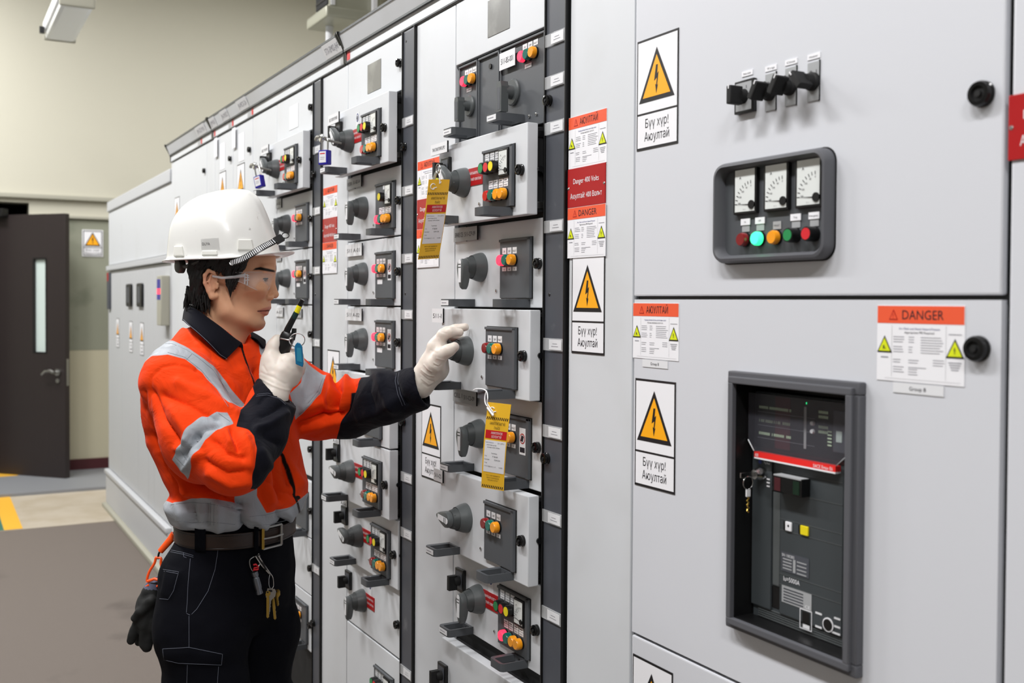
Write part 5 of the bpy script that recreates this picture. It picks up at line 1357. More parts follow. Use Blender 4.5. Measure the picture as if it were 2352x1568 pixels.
    for pts, a, s in ((((385, 1060), (425, 1105), (500, 1140), (560, 1160)), -.012, .010), (((345, 1000), (380, 1085), (415, 1135)), -.010, .009), (((365, 1040), (400, 1110), (430, 1130)), .007, .010), (((420, 1130), (470, 1140), (520, 1160), (570, 1190)), .007, .012), (((440, 1115), (500, 1150), (560, 1180)), -.008, .008),
                      (((590, 850), (620, 900), (640, 940)), -.007, .010), (((610, 830), (640, 880), (655, 930)), .006, .012), (((560, 850), (580, 880), (600, 930)), .004, .012), (((600, 1040), (615, 1090), (622, 1150)), .007, .014), (((640, 1020), (655, 1070), (670, 1110)), -.007, .010), (((625, 1060), (640, 1110), (650, 1150)), -.006, .010), (((650, 1050), (690, 1110)), .006, .012), (((600, 1100), (640, 1120), (680, 1140)), -.004, .010),
                      (((440, 1160), (446, 1205)), -.007, .012), (((500, 1155), (500, 1215)), .004, .010), (((478, 1160), (476, 1210)), -.005, .010), (((556, 1180), (560, 1215)), -.009, .008), (((585, 1190), (610, 1210)), .006, .010), (((640, 1180), (650, 1210)), -.006, .010), (((410, 1160), (420, 1200)), .005, .012), (((665, 1180), (668, 1205)), .005, .008),
                      (((425, 745), (440, 775), (460, 800)), -.003, .010), (((455, 790), (470, 820)), .003, .010), (((500, 840), (540, 900), (560, 940)), .003, .014)):
        fold(pts, a*1.2, s, -.12, gT)
    for pts, a, s in ((((773, 868), (778, 900), (768, 935)), -.016, .008), (((755, 870), (762, 910), (756, 940)), .008, .010), (((795, 872), (795, 900), (780, 940)), .009, .009), (((812, 880), (800, 920), (790, 960)), -.008, .008), (((690, 975), (740, 955), (780, 950)), -.010, .010), (((700, 940), (740, 925), (770, 900)), .006, .012), (((680, 990), (740, 975), (790, 965)), .007, .012), (((735, 900), (745, 930), (735, 960)), -.006, .010),
                      (((850, 870), (845, 900), (860, 940)), -.005, .012), (((870, 865), (880, 900), (905, 940)), .006, .012), (((905, 860), (915, 900), (930, 930)), -.006, .010), (((830, 960), (870, 945), (910, 920)), .005, .014), (((700, 860), (690, 900), (690, 940)), .003, .010)):
        fold(pts, a*1.15, s, .09, gL)
    H += (noise3(V, 26, 1)-.5)*.0030+(noise3(V, 60, 2)-.5)*.0012
    # raised bands, cuffs, seams
    sm = lambda s, w=.0015: 1/(1+np.exp(-np.clip(s/w, -20, 20)))
    H += .0016*sm(band)+.0008*sm(navy)
    for pts, yy, g in (([(450, 850), (425, 842), (400, 838), (372, 842), (346, 866), (336, 914), (347, 976), (356, 1010)], -.25, gR+.02), ([(450, 850), (478, 872), (512, 915), (524, 938)], -.2, gR+.02)):
        H -= .003*np.exp(-(line_d(X_, Z_, PX(pts))/.0035)**2)*sm(g)
    V = V+N*H[:, None]
    # the hem dips and rises with the cloth
    o = mesh_obj('jacket', V, Q, ['jacket'], person, dict(navy=navy, band=band, edge=np.full(len(V), -.01), gap=gap))
    return o, V, Q
jk, JV, JQ = jacket()
from mathutils.bvhtree import BVHTree
def bvh(V, Q): return BVHTree.FromPolygons([tuple(v) for v in V], [tuple(q) for q in Q])
JB = bvh(JV, JQ)
CAML = Vector((LAT, -DEP, CAM_H))
def drape(B, pts, y0, lift=.0006, step=.006):
    """lay a line over a garment: side-view points pushed sideways on to its surface"""
    Pn = [Vector(P(u, v, y0)) for u, v in pts]; out = []
    for a, b in zip(Pn[:-1], Pn[1:]):
        n = max(1, int((b-a).length/step))
        for k in range(n+(b is Pn[-1])):
            p = a.lerp(b, k/n); dr = (p-CAML).normalized(); hit = B.ray_cast(CAML, dr)
            if hit[0] is not None: out.append(hit[0]+hit[1]*lift)
    return out
def stitches(B, lines, y0, parent, name='seam_stitching', r=.0005, mt='stitch'):
    for pts in lines:
        m = MB(); q = drape(B, pts, y0, r*.4)
        if len(q) > 1: m.tube(q, r, mt, 5); m.build(name, parent, world=True, recalc=False)
stitches(JB, [[(602, 878), (630, 884), (655, 900), (668, 925)], [(590, 906), (615, 903), (640, 911), (658, 925)], [(588, 910), (613, 907), (640, 915), (656, 929)],
              [(911, 857), (908, 875), (914, 905), (925, 932)], [(917, 855), (914, 875), (920, 905), (931, 930)], [(952, 850), (955, 865), (968, 895), (980, 920)]], -.2, jk)
mat('band_stitch', (128, 134, 140), .7)
stitches(JB, [[(392, 1160), (440, 1155), (480, 1158), (540, 1170)], [(402, 1196), (440, 1202), (480, 1200), (540, 1206)], [(484, 1154), (483, 1208)], [(492, 1154), (491, 1208)], [(574, 1188), (610, 1184), (660, 1172), (690, 1150)], [(553, 1202), (580, 1208), (620, 1206), (660, 1196)],
              [(372, 789), (396, 789), (430, 804), (456, 822), (489, 849), (524, 902)], [(385, 809), (424, 820), (462, 850), (497, 892), (524, 934)], [(445, 808), (428, 826)],
              [(502, 949), (528, 968)], [(408, 1028), (430, 1058)], [(402, 1048), (428, 1076)], [(746, 870), (735, 900), (712, 930), (682, 958)], [(742, 868), (731, 897), (708, 926)]], -.15, jk, 'band_stitching', .0005, 'band_stitch')
# collar
def collar():
    # rows run round the neck from the right front tip, round the back, to the left front tip: (u, v, y)
    top = [(556, 786, -.040), (538, 772, -.058), (510, 748, -.068), (480, 726, -.070), (455, 708, -.058), (440, 700, -.030), (437, 698, 0), (445, 700, .035), (475, 712, .062), (512, 738, .064), (545, 762, .050), (560, 778, .014)]
    mid = [(552, 790, -.050), (530, 778, -.072), (500, 757, -.086), (468, 735, -.087), (442, 716, -.073), (428, 706, -.038), (424, 704, 0), (432, 706, .04), (468, 722, .075), (520, 745, .078), (575, 758, .062), (590, 774, .022)]
    bot = [(515, 829, -.098), (500, 812, -.108), (478, 788, -.116), (455, 766, -.112), (434, 748, -.094), (424, 738, -.052), (420, 736, 0), (428, 738, .05), (465, 752, .095), (535, 775, .098), (608, 780, .078), (586, 818, .024)]
    inn = [(558, 800, -.038), (538, 790, -.054), (510, 770, -.063), (480, 748, -.065), (455, 730, -.054), (444, 722, -.028), (442, 722, 0), (449, 722, .033), (478, 735, .058), (515, 760, .060), (545, 785, .044), (560, 797, .012)]
    def cr(row, n=6):
        R_ = [Vector(P(*q)) for q in row]; out = []
        for i in range(len(R_)-1):
            a, b, c, d = R_[max(i-1, 0)], R_[i], R_[i+1], R_[min(i+2, len(R_)-1)]
            for k in range(n):
                t = k/n; out.append(.5*((2*b)+(c-a)*t+(2*a-5*b+4*c-d)*t*t+(3*b-a-3*c+d)*t**3))
        out.append(R_[-1]); return out
    rows = [cr(inn), cr(top), cr(mid), cr(bot)]; n = len(rows[0])
    # push lower edge just outside the jacket
    for i in range(n):
        for r_ in (2, 3):
            p = rows[r_][i]; h = JB.find_nearest(p)
            if h[0] is not None and (p-h[0]).dot(h[1]) < .004: rows[r_][i] = h[0]+h[1]*.0045
    m = MB(); V = [p for r_ in rows for p in r_]; Fc = []
    for j in range(3):
        for i in range(n-1): Fc.append((j*n+i, j*n+i+1, (j+1)*n+i+1, (j+1)*n+i))
    m.add(V, Fc, 'navy_cloth'); o = m.build('collar', jk, world=True, recalc=False, angle=180)
    s = o.modifiers.new('s', 'SUBSURF'); s.levels = 2; s.render_levels = 2
    s = o.modifiers.new('t', 'SOLIDIFY'); s.thickness = .0035; s.offset = 0
    m = MB(); q = [rows[3][i]*.93+rows[2][i]*.07+(rows[3][i]-Vector(P(500, 760)))*.02 for i in range(0, n-10)]
    m.tube(q, .0008, 'stitch', 5); m.build('collar_stitching', jk, world=True, recalc=False)
collar()
# ---------------------------------------------------------------- trousers, belt, boots
def trousers():
    G = Grid((-.26, -.26, .05), (.30, .26, P(0, 1200, -.12)[2]), .006); c = G.co()
    zz = lambda v: P(0, v, 0)[2]; xx = lambda u: P(u, 0, 0)[0]; PY = -math.radians(28)
    d = sect(c, [(zz(1170), xx(543), 0, .138, .108), (zz(1240), xx(541), 0, .146, .114), (zz(1310), xx(536), 0, .160, .124), (zz(1390), xx(530), 0, .160, .118), (zz(1440), xx(530), 0, .10, .08)], PY)
    R = [P(462, 1330, -.085), P(462, 1450, -.095), P(474, 1600, -.10), (xx(468), -.105, .50), (xx(460), -.11, .28), (xx(455), -.11, .07)]
    L = [P(585, 1330, .075), P(592, 1450, .075), P(575, 1600, .085), (xx(592), .105, .50), (xx(585), .11, .28), (xx(582), .11, .07)]
    d = smin(d, chain(c, R, [.090, .096, .088, .078, .072, .074], .03), .03)
    d = smin(d, chain(c, L, [.090, .094, .086, .076, .070, .072], .03), .03)
    V, Q = surface_net(G, d); V = relax(V, Q, 2); N = vnormals(V, Q); x, y, z = V.T
    H = (noise3(V*np.array((1, 1, .6)), 14, 4)-.5)*.010+(noise3(V, 40, 5)-.5)*.003
    sm = lambda s: 1/(1+np.exp(-np.clip(s/.0015, -20, 20)))
    for pl in ([(364, 1312), (410, 1318), (400, 1352), (388, 1384), (358, 1376)], [(373, 1495), (440, 1490), (511, 1506), (508, 1532), (374, 1520)]):
        H += .0035*sm(poly_sd(x, z, px(pl, -.18)))*(y < 0)
    V = V+N*H[:, None]
    o = mesh_obj('trousers', V, Q, ['trouser'], person); return o, bvh(V, Q)
tr, TB = trousers()
stitches(TB, [[(384, 1268), (420, 1275), (444, 1282)], [(386, 1264), (420, 1271), (444, 1278)], [(441, 1258), (464, 1261)], [(421, 1271), (422, 1281), (428, 1283)], [(500, 1252), (510, 1255)],
              [(437, 1285), (432, 1340), (430, 1380), (428, 1410)], [(502, 1258), (494, 1310), (478, 1360), (452, 1402), (440, 1414)], [(428, 1412), (436, 1416)], [(434, 1418), (434, 1492)],
              [(374, 1310), (410, 1316), (406, 1330), (398, 1360), (386, 1380), (366, 1378)], [(376, 1314), (408, 1320)], [(373, 1495), (434, 1491), (511, 1507), (509, 1532)], [(373, 1495), (376, 1520), (410, 1528), (508, 1532)], [(430, 1532), (428, 1600)], [(502, 1536), (498, 1600)]], -.15, tr)
def belt():
    PY = -math.radians(28); cx = P(543, 0)[0]
    def pt(t, z, o):     # t around, 0 = front
        a, b = .1415+o, .1105+o; f, s_ = b*math.cos(t), a*math.sin(t)
        return Vector((cx+f*math.cos(PY)-s_*math.sin(PY), f*math.sin(PY)+s_*math.cos(PY), z))
    z0 = P(0, 1237, -.12)[2]
    zt = lambda t: z0-.004*math.cos(t)
    m = MB(); n = 72; V = []; Fc = []
    secs = [(-.0175, .000), (-.017, .0032), (-.014, .0042), (.014, .0042), (.017, .0032), (.0175, .000)]
    for i in range(n):
        t = 2*math.pi*i/n
        for dz, o in secs: V.append(pt(t, zt(t)+dz, o+.0065))
    k = len(secs)
    for i in range(n):
        for j in range(k-1): Fc.append((i*k+j, ((i+1) % n)*k+j, ((i+1) % n)*k+j+1, i*k+j+1))
    m.add(V, Fc, 'leather'); b = m.build('belt', person, world=True)
    m = MB()
    for dz in (-.0135, .0135): m.tube([pt(2*math.pi*i/n, zt(2*math.pi*i/n)+dz, .0110) for i in range(n)], .0007, 'black', 5, closed=True)
    m.build('belt_stitching', b, world=True, recalc=False)
    m = MB(); t0 = -.10; fr = []
    for (dt, dz) in ((-.20, -.023), (-.20, .023), (.16, .023), (.16, -.023)): fr.append(pt(t0+dt, zt(t0)+dz, .015))
    m.tube([fr[0], fr[1]], .0042, 'brass', 8); m.tube([fr[1], fr[2]], .0028, 'steel', 8); m.tube([fr[2], fr[3]], .0036, 'steel', 8); m.tube([fr[3], fr[0]], .0028, 'steel', 8)
    m.tube([pt(t0-.2, zt(t0), .017), pt(t0, zt(t0), .019), pt(t0+.18, zt(t0), .017)], .0022, 'steel', 8)
    m.build('buckle', b, world=True, recalc=False)
    def loop(u0, u1, v0, v1, y):
        m = MB(); q = [[Vector(P(u, v, y)) for v in np.linspace(v0, v1, 6)] for u in (u0, u1)]; V = []
        for col in q:
            for p in col:
                dr = (p-CAML).normalized(); V.append(p)
        # push on to the belt's outer face
        out = []
        for p in V:
            a = math.atan2((p.y)*1, (p.x-cx)); f = math.cos(a-PY); s_ = math.sin(a-PY); r = 1/math.sqrt((f/.1245)**2+(s_/.1555)**2)
            out.append(Vector((cx+r*math.cos(a), r*math.sin(a), p.z)))
        m.add(out, [(i, i+1, 6+i+1, 6+i) for i in range(5)], 'trouser')
        o = m.build('belt_loop', tr, world=True); s = o.modifiers.new('t', 'SOLIDIFY'); s.thickness = .003; s.offset = 0
    loop(462, 484, 1198, 1262, -.125); loop(590, 604, 1210, 1272, -.125)
belt()
def boots():
    for u, y in ((462, -.11), (590, .11)):
        x0 = P(u, 0)[0]; G = Grid((x0-.12, y-.07, 0), (x0+.22, y+.07, .17), .006); c = G.co(); X, Y, Z = c
        d = rcone(c, (x0, y, .14), (x0, y, .06), .052, .05); d = smin(d, rcone(c, (x0-.02, y, .045), (x0+.14, y, .04), .046, .042), .03)
        d = smin(d, ell(c, (x0+.13, y, .04), (.06, .048, .045)), .02); d = smax(d, .004-Z, .003)
        V, Q = surface_net(G, d); mesh_obj('boot', V, Q, ['boot'], person)
boots()
# ---------------------------------------------------------------- gloved hands
def glove_right():
    a = P(590, 915, -.18); b = P(705, 755, .0); G = Grid((a[0]-.01, -.175, a[2]-.01), (b[0]+.015, -.01, b[2]+.015), .0016); c = G.co()
    d = ell(c, P(640, 856, -.108), (.041, .020, .040), 0, .25)
    d = smin(d, rcone(c, P(629, 912, -.13), P(640, 862, -.112), .032, .028), .02)
    d = smin(d, rcone(c, P(660, 850, -.108), P(672, 830, -.104), .020, .017), .016)
    d = smin(d, chain(c, [P(620, 862, -.110), P(620, 826, -.100), P(629, 797, -.090), P(637, 781, -.086)], [.022, .0175, .0150, .0128], .012), .014)
    for k, (u, v, ty) in enumerate(((675, 824, -.100), (680, 842, -.098), (678, 858, -.096), (670, 873, -.094))):
        d = smin(d, chain(c, [P(u-14, v+4, -.106), P(u+2, v, ty), P(u+8, v-7, -.070), P(u-2, v-10, -.038), P(u-32, v-4, -.032)], [.0155, .0135, .0125, .0118, .0105], .006), .008)
    d = smax(d, -rcone(c, P(649, 800, -.088), P(668, 770, -.085), .012, .012), .004)
    V, Q = surface_net(G, d); V = relax(V, Q, 1); N = vnormals(V, Q)
    H = np.zeros(len(V)); x, y, z = V.T
    for pts, am, s in ((((600, 868), (630, 880), (665, 895)), .0012, .0025), (((602, 855), (632, 864), (660, 880)), -.0010, .003), (((640, 825), (632, 850)), -.0012, .005), (((652, 826), (672, 846)), .0008, .004), (((606, 840), (616, 852)), -.001, .003)):
        H += am*np.exp(-(line_d(x, z, px(pts, -.12))/s)**2)*(y < -.08)
    H += (noise3(V, 90, 8)-.5)*.0010
    mesh_obj('glove', V+N*H[:, None], Q, ['glove'], person)
def glove_left():
    a = P(945, 915, 0); b = P(1090, 730, 0); G = Grid((a[0], -.075, a[2]), (b[0], .085, b[2]), .0016); c = G.co()
    d = chain(c, [P(966, 886, .012), P(977, 866, .010), P(990, 838, .008)], [.030, .027, .028], .02)
    d = smin(d, rcone(c, P(996, 846, -.006), P(1002, 800, -.004), .026, .022), .02)
    d = smin(d, rcone(c, P(1006, 848, .022), P(1004, 800, .036), .026, .022), .02)
    d = smin(d, rcone(c, P(1008, 800, -.004), P(1010, 782, .006), .020, .0150), .014)
    # thumb
    d = smin(d, chain(c, [P(1002, 836, -.026), P(1014, 814, -.038), P(1030, 805, -.042), P(1044, 797, -.042)], [.021, .0150, .0130, .0112], .008), .012)
    # index over the lever, middle over the collar, ring and little behind
    d = smin(d, chain(c, [P(1003, 790, -.006), P(1018, 768, -.010), P(1036, 762, -.012), P(1056, 763, -.010)], [.0150, .0128, .0112, .0092], .006), .008)
    d = smin(d, chain(c, [P(1006, 788, .018), P(1026, 763, .020), P(1046, 756, .018), P(1068, 751, .014)], [.0150, .0128, .0108, .0092], .006), .006)
    d = smin(d, chain(c, [P(1010, 798, .038), P(1030, 778, .048), P(1052, 776, .046), P(1066, 782, .036)], [.0145, .0122, .0108, .009], .006), .006)
    d = smin(d, chain(c, [P(1012, 815, .048), P(1034, 800, .058), P(1052, 802, .054), P(1062, 808, .044)], [.0130, .0110, .0098, .0085], .006), .006)
    V, Q = surface_net(G, d); V = relax(V, Q, 1); N = vnormals(V, Q); H = np.zeros(len(V)); x, y, z = V.T
    for pts, am, s in ((((974, 838), (984, 848), (993, 853)), .0016, .0018), (((968, 850), (985, 862), (997, 864)), .0018, .0018), (((966, 858), (982, 872), (996, 877)), -.0014, .002), (((968, 870), (985, 884), (1003, 874)), .0016, .002), (((972, 882), (982, 890), (1000, 884)), -.0012, .002),
                       (((998, 832), (1008, 838)), .0016, .0014), (((999, 838), (1010, 840), (1016, 836)), -.0014, .0014), (((1005, 822), (1022, 826)), .0012, .0016), (((1008, 778), (1014, 800)), .0012, .002), (((990, 805), (1006, 810)), -.001, .003), (((1012, 762), (1026, 766)), -.001, .002)):
        H += .6*am*np.exp(-(line_d(x, z, px(pts, -.03))/s)**2)*(y < .03)
    H += (noise3(V, 90, 9)-.5)*.0010
    mesh_obj('glove', V+N*H[:, None], Q, ['glove'], person)
glove_right(); glove_left()
# ---------------------------------------------------------------- hard hat
def hard_hat():
    prof = [(592, 389, 640, .110), (575, 390, 638, .109), (560, 391, 635, .1075), (540, 393, 630, .105), (520, 397, 623, .101), (505, 403, 617, .096), (490, 412, 611, .089), (475, 425, 604, .079), (462, 442, 597, .066), (452, 462, 589, .053), (445, 484, 580, .039), (440, 508, 569, .024), (437.5, 525, 556, .011), (437, 538, 543, .002)]
    n = 96; V = []; Fc = []
    def ring(v, ub, uf, w, dz=None, flare=None):
        out = []
        for i in range(n):
            a = 2*math.pi*i/n; ca, sa = math.cos(a), math.sin(a)
            p0, p1 = P(ub, v), P(uf, v); cx = (p0[0]+p1[0])/2; hl = (p1[0]-p0[0])/2
            e = 2/2.15; X = cx+hl*math.copysign(abs(ca)**e, ca); Y = w*math.copysign(abs(sa)**e, sa); Z = p0[2]
            out.append([X, Y, Z, a])
        return out
    rim = []
    base = ring(592, 389, 640, .110)
    def rimring(k, dv):
        out = []
        for x, y, z, a in base:
            fr = max(0, math.cos(a)); pk = fr**2.2
            ext = .0105+.022*pk; L = math.hypot(x-P(514, 0)[0], y); s = 1+ext*k/L
            X = P(514, 0)[0]+(x-P(514, 0)[0])*s; Y = y*s
            u_drop = -(.004+.0035*k) if pk < .05 else -(.004+.0035*k)*(1-pk)+.012*pk*k-.002*pk
            tilt = .0085*(math.cos(a)*.5+.5)
            out.append((X, Y, z+u_drop+tilt*.9-.001))
        return out
    rings = [rimring(1.03, 0), rimring(1.0, 0), rimring(.55, 0), rimring(.12, 0)]
    for r_ in rings: V += r_
    R0 = ring(*prof[0]); 
    for j, row in enumerate(prof):
        for x, y, z, a in ring(*row):
            # rearward brim tilt fades up the dome; three low crests run over the crown
            tilt = .0085*(math.cos(a)*.5+.5)*max(0, 1-j/5)
            t = j/(len(prof)-1); cr = 0
            q = y/.11; 
            cr = .0030*math.exp(-((abs(q)-.0)/.10)**2)+.0020*math.exp(-((abs(q)-.42*(1-.35*t))/.09)**2)
            cr *= min(1, max(0, (t-.2)*2.5))*(1 if x > P(470, 0)[0] else max(0, 1-(P(470, 0)[0]-x)/.05))
            V.append((x+cr*.4*math.cos(a), y, z+tilt+cr))
    m_ = len(rings)+len(prof)
    for j in range(m_-1):
        for i in range(n): Fc.append((j*n+i, j*n+(i+1) % n, (j+1)*n+(i+1) % n, (j+1)*n+i))
    Fc.append(tuple((m_-1)*n+i for i in range(n)))
    m = MB(); m.add(V, Fc, 'helmet'); h = m.build('hard_hat', person, world=True, angle=180)
    s = h.modifiers.new('s', 'SOLIDIFY'); s.thickness = .0028; s.offset = -1
    s = h.modifiers.new('b', 'SUBSURF'); s.levels = 1; s.render_levels = 1
    HB = bvh(V, [f for f in Fc if len(f) == 4])
    def on(u, v, y0=-.1, lift=0):
        p = Vector(P(u, v, y0)); dr = (p-CAML).normalized(); hit = HB.ray_cast(CAML, dr)
        return hit[0]+Vector((0, -1, 0))*lift if hit[0] is not None else p
    def lug(us, v0, v1, name, out=.008, mt='helmet_part'):
        m = MB(); (ub0, ub1, ut0, ut1) = us
        P4 = [on(ub0, v1), on(ub1, v1), on(ut1, v0), on(ut0, v0)]
        O4 = [p+Vector((0, -out*(.9 if i > 1 else 1), 0)) for i, p in enumerate(P4)]; I4 = [p+Vector((0, .006, 0)) for p in P4]
        ctr = sum(O4, Vector())/4; O4 = [ctr+(p-ctr)*.88 for p in O4]
        m.add(I4+O4, [(4, 5, 6, 7), (0, 1, 5, 4), (1, 2, 6, 5), (2, 3, 7, 6), (3, 0, 4, 7)], mt, False); o = m.build(name, h, world=True)
        b = o.modifiers.new('b', 'BEVEL'); b.width = .0016; b.segments = 3
    lug((399, 424, 400, 420), 564, 589, 'chinstrap_lug'); lug((545, 586, 546, 580), 549, 575, 'chinstrap_lug'); lug((462, 502, 463, 500), 575, 586, 'accessory_slot', .005, 'helmet_part')
    # clear label
    m = MB(); q = [on(463, 574, lift=.0012), on(505, 573, lift=.0012), on(502, 546, lift=.0012), on(461, 549, lift=.0012)]
    m.add(q, [(0, 1, 2, 3)], 'label_clear', False)
    V_, F_, (a, b) = text_geo('DUYA'); c0, c1, c3 = q[0], q[1], q[3]
    m.add([c0+(c1-c0)*(.07+(vx-a)/(b-a)*.42)+(c3-c0)*(.42+.26*vz)+Vector((0, -.0006, 0)) for vx, vz in V_], F_, 'print', False)
    m.build('name_label', h, world=True, recalc=False)
    # ribbed elastic strap with its buckle
    path = [Vector(P(530, 604, -.106)), Vector(P(545, 600, -.113)), Vector(P(560, 594, -.118)), Vector(P(576, 585, -.119)), Vector(P(592, 575, -.116)), Vector(P(608, 566, -.108)), Vector(P(622, 559, -.098)), Vector(P(640, 549, -.086))]
    m = MB(); dense = []
    for i in range(len(path)-1):
        a, b, c, d = path[max(i-1, 0)], path[i], path[i+1], path[min(i+2, len(path)-1)]
        for k in range(6): t = k/6; dense.append(.5*((2*b)+(c-a)*t+(2*a-5*b+4*c-d)*t*t+(3*b-a-3*c+d)*t**3))
    dense.append(path[-1]); N_ = len(dense)
    def frame(i):
        t = (dense[min(i+1, N_-1)]-dense[max(i-1, 0)]).normalized(); o_ = Vector((-.25, -1, .15)); o_ = (o_-t*o_.dot(t)).normalized(); return t, o_, t.cross(o_)
    V = []
    for i in range(N_):
        t, o_, w = frame(i); hw = .0072
        for a, b in ((-hw, 0), (hw, 0), (hw, .0022), (-hw, .0022)): V.append(dense[i]+w*a+o_*b)
    m.add(V, [(4*i+k, 4*i+(k+1) % 4, 4*(i+1)+(k+1) % 4, 4*(i+1)+k) for i in range(N_-1) for k in range(4)]+[(0, 1, 2, 3), (4*N_-4, 4*N_-3, 4*N_-2, 4*N_-1)], 'black', False)
    for r_ in range(27):
        g_ = 1.5+r_*(N_-5)/26; i = int(g_); f = g_-i; t, o_, w = frame(i); c = dense[i].lerp(dense[i+1], f); hw = .0053
        m.add([c+t*s*.0009+w*a+o_*b for s in (-1, 1) for a in (-hw, hw) for b in (.002, .0032)], [(0, 1, 3, 2), (4, 6, 7, 5), (1, 5, 7, 3), (0, 4, 5, 1), (2, 3, 7, 6)], 'label', False)
    st = m.build('elastic_strap', h, world=True)
    m = MB(); c = Vector(P(640, 551, -.088)); 
    t, o_, w = frame(N_-1)
    V = [c+t*a+w*b+o_*e for a in (-.010, .010) for b in (-.0085, .0085) for e in (-.002, .006)]
    m.add(V, [(0, 1, 3, 2), (4, 6, 7, 5), (0, 4, 5, 1), (2, 3, 7, 6), (0, 2, 6, 4), (1, 5, 7, 3)], 'black', False)
    m.tube([c+t*(.010+.008*(1-math.cos(a)))+w*.0075*math.sin(a)+o_*.003 for a in [k*math.pi/7 for k in range(1, 14)]], .0013, 'black', 6)
    b = m.build('strap_buckle', st, world=True); bv = b.modifiers.new('b', 'BEVEL'); bv.width = .0012; bv.segments = 2; bv.limit_method = 'ANGLE'
    m = MB(); m.tube([P(530, 600, -.108), P(527, 603, -.110), P(529, 608, -.111), P(534, 609, -.111), P(535, 605, -.110)], .0011, 'chrome', 6); m.build('strap_hook', st, world=True, recalc=False)
    # suspension ratchet at the nape
    m = MB(); m.lathe(0, 0, [(.0165, 0), (.0165, .010), (.0145, .014), (.009, .015)], 'knob_black', 24, cap0=True)
    o = m.build('ratchet_knob', h); o.location = Vector(P(420, 611, -.03)); o.rotation_euler = (0, 0, math.radians(-48))
    m = MB(); m.tube([P(405, 596, -.02), P(410, 610, -.03), P(430, 612, -.055), P(460, 600, -.078)], .005, 'knob_black', 8); m.build('suspension_band', h, world=True)
mat('label_clear', (206, 206, 204), .2, alpha=.55); mat('knob_black', (60, 60, 58), .35)
hard_hat()
# ---------------------------------------------------------------- safety glasses
def glasses():
    n, k = 40, 7; V = []; Fc = []
    xc = P(556, 0)[0]; A, B = .0765, .080
    for i in range(n+1):
        t = math.radians(-86+172*i/n); f = abs(t)/math.radians(86)
        top = np.interp(f, [0, .3, .7, 1], [624, 625, 626, 628]); bot = np.interp(f, [0, .10, .25, .42, .70, .9, 1], [646, 655, 669, 672, 660, 649, 646])
        for j in range(k):
            v = top+(bot-top)*j/(k-1); bow = 1-.05*((j/(k-1))**2)
            x = xc+A*math.cos(t)*(1-.10*(j/(k-1))**2*math.cos(t)); y = B*math.sin(t)
            V.append((x, y, P(556, v, 0)[2]))
    for i in range(n):
        for j in range(k-1): Fc.append((i*k+j, (i+1)*k+j, (i+1)*k+j+1, i*k+j+1))
    m = MB(); m.add(V, Fc, 'goggle'); g = m.build('safety_glasses', person, world=True, angle=180)
    s = g.modifiers.new('s', 'SOLIDIFY'); s.thickness = .0018
    m = MB(); m.tube([V[i*k] for i in range(n+1)], .0006, 'goggle_arm', 6); m.tube([V[i*k+k-1] for i in range(n+1)], .0005, 'goggle_arm', 6); m.build('lens_rim', g, world=True)
    for s in (-1, 1):
        m = MB(); a = [P(563, 632, s*.080), P(540, 636, s*.082), P(510, 638, s*.082), P(488, 634, s*.082)]
        m.tube(a, [.0042, .0036, .003, .0026], 'goggle_arm', 8)
        for dv in (-7, 0, 8): m.tube([P(560, 636+dv, s*.082), P(572, 638+dv*.6, s*.0785)], .0013, 'goggle_arm', 6)
        m.tube([P(562, 627, s*.081), P(562, 652, s*.081)], .0016, 'goggle_arm', 6); m.tube([P(568, 629, s*.080), P(568, 655, s*.079)], .0012, 'goggle_arm', 6)
        m.build('temple_arm', g, world=True)
glasses()
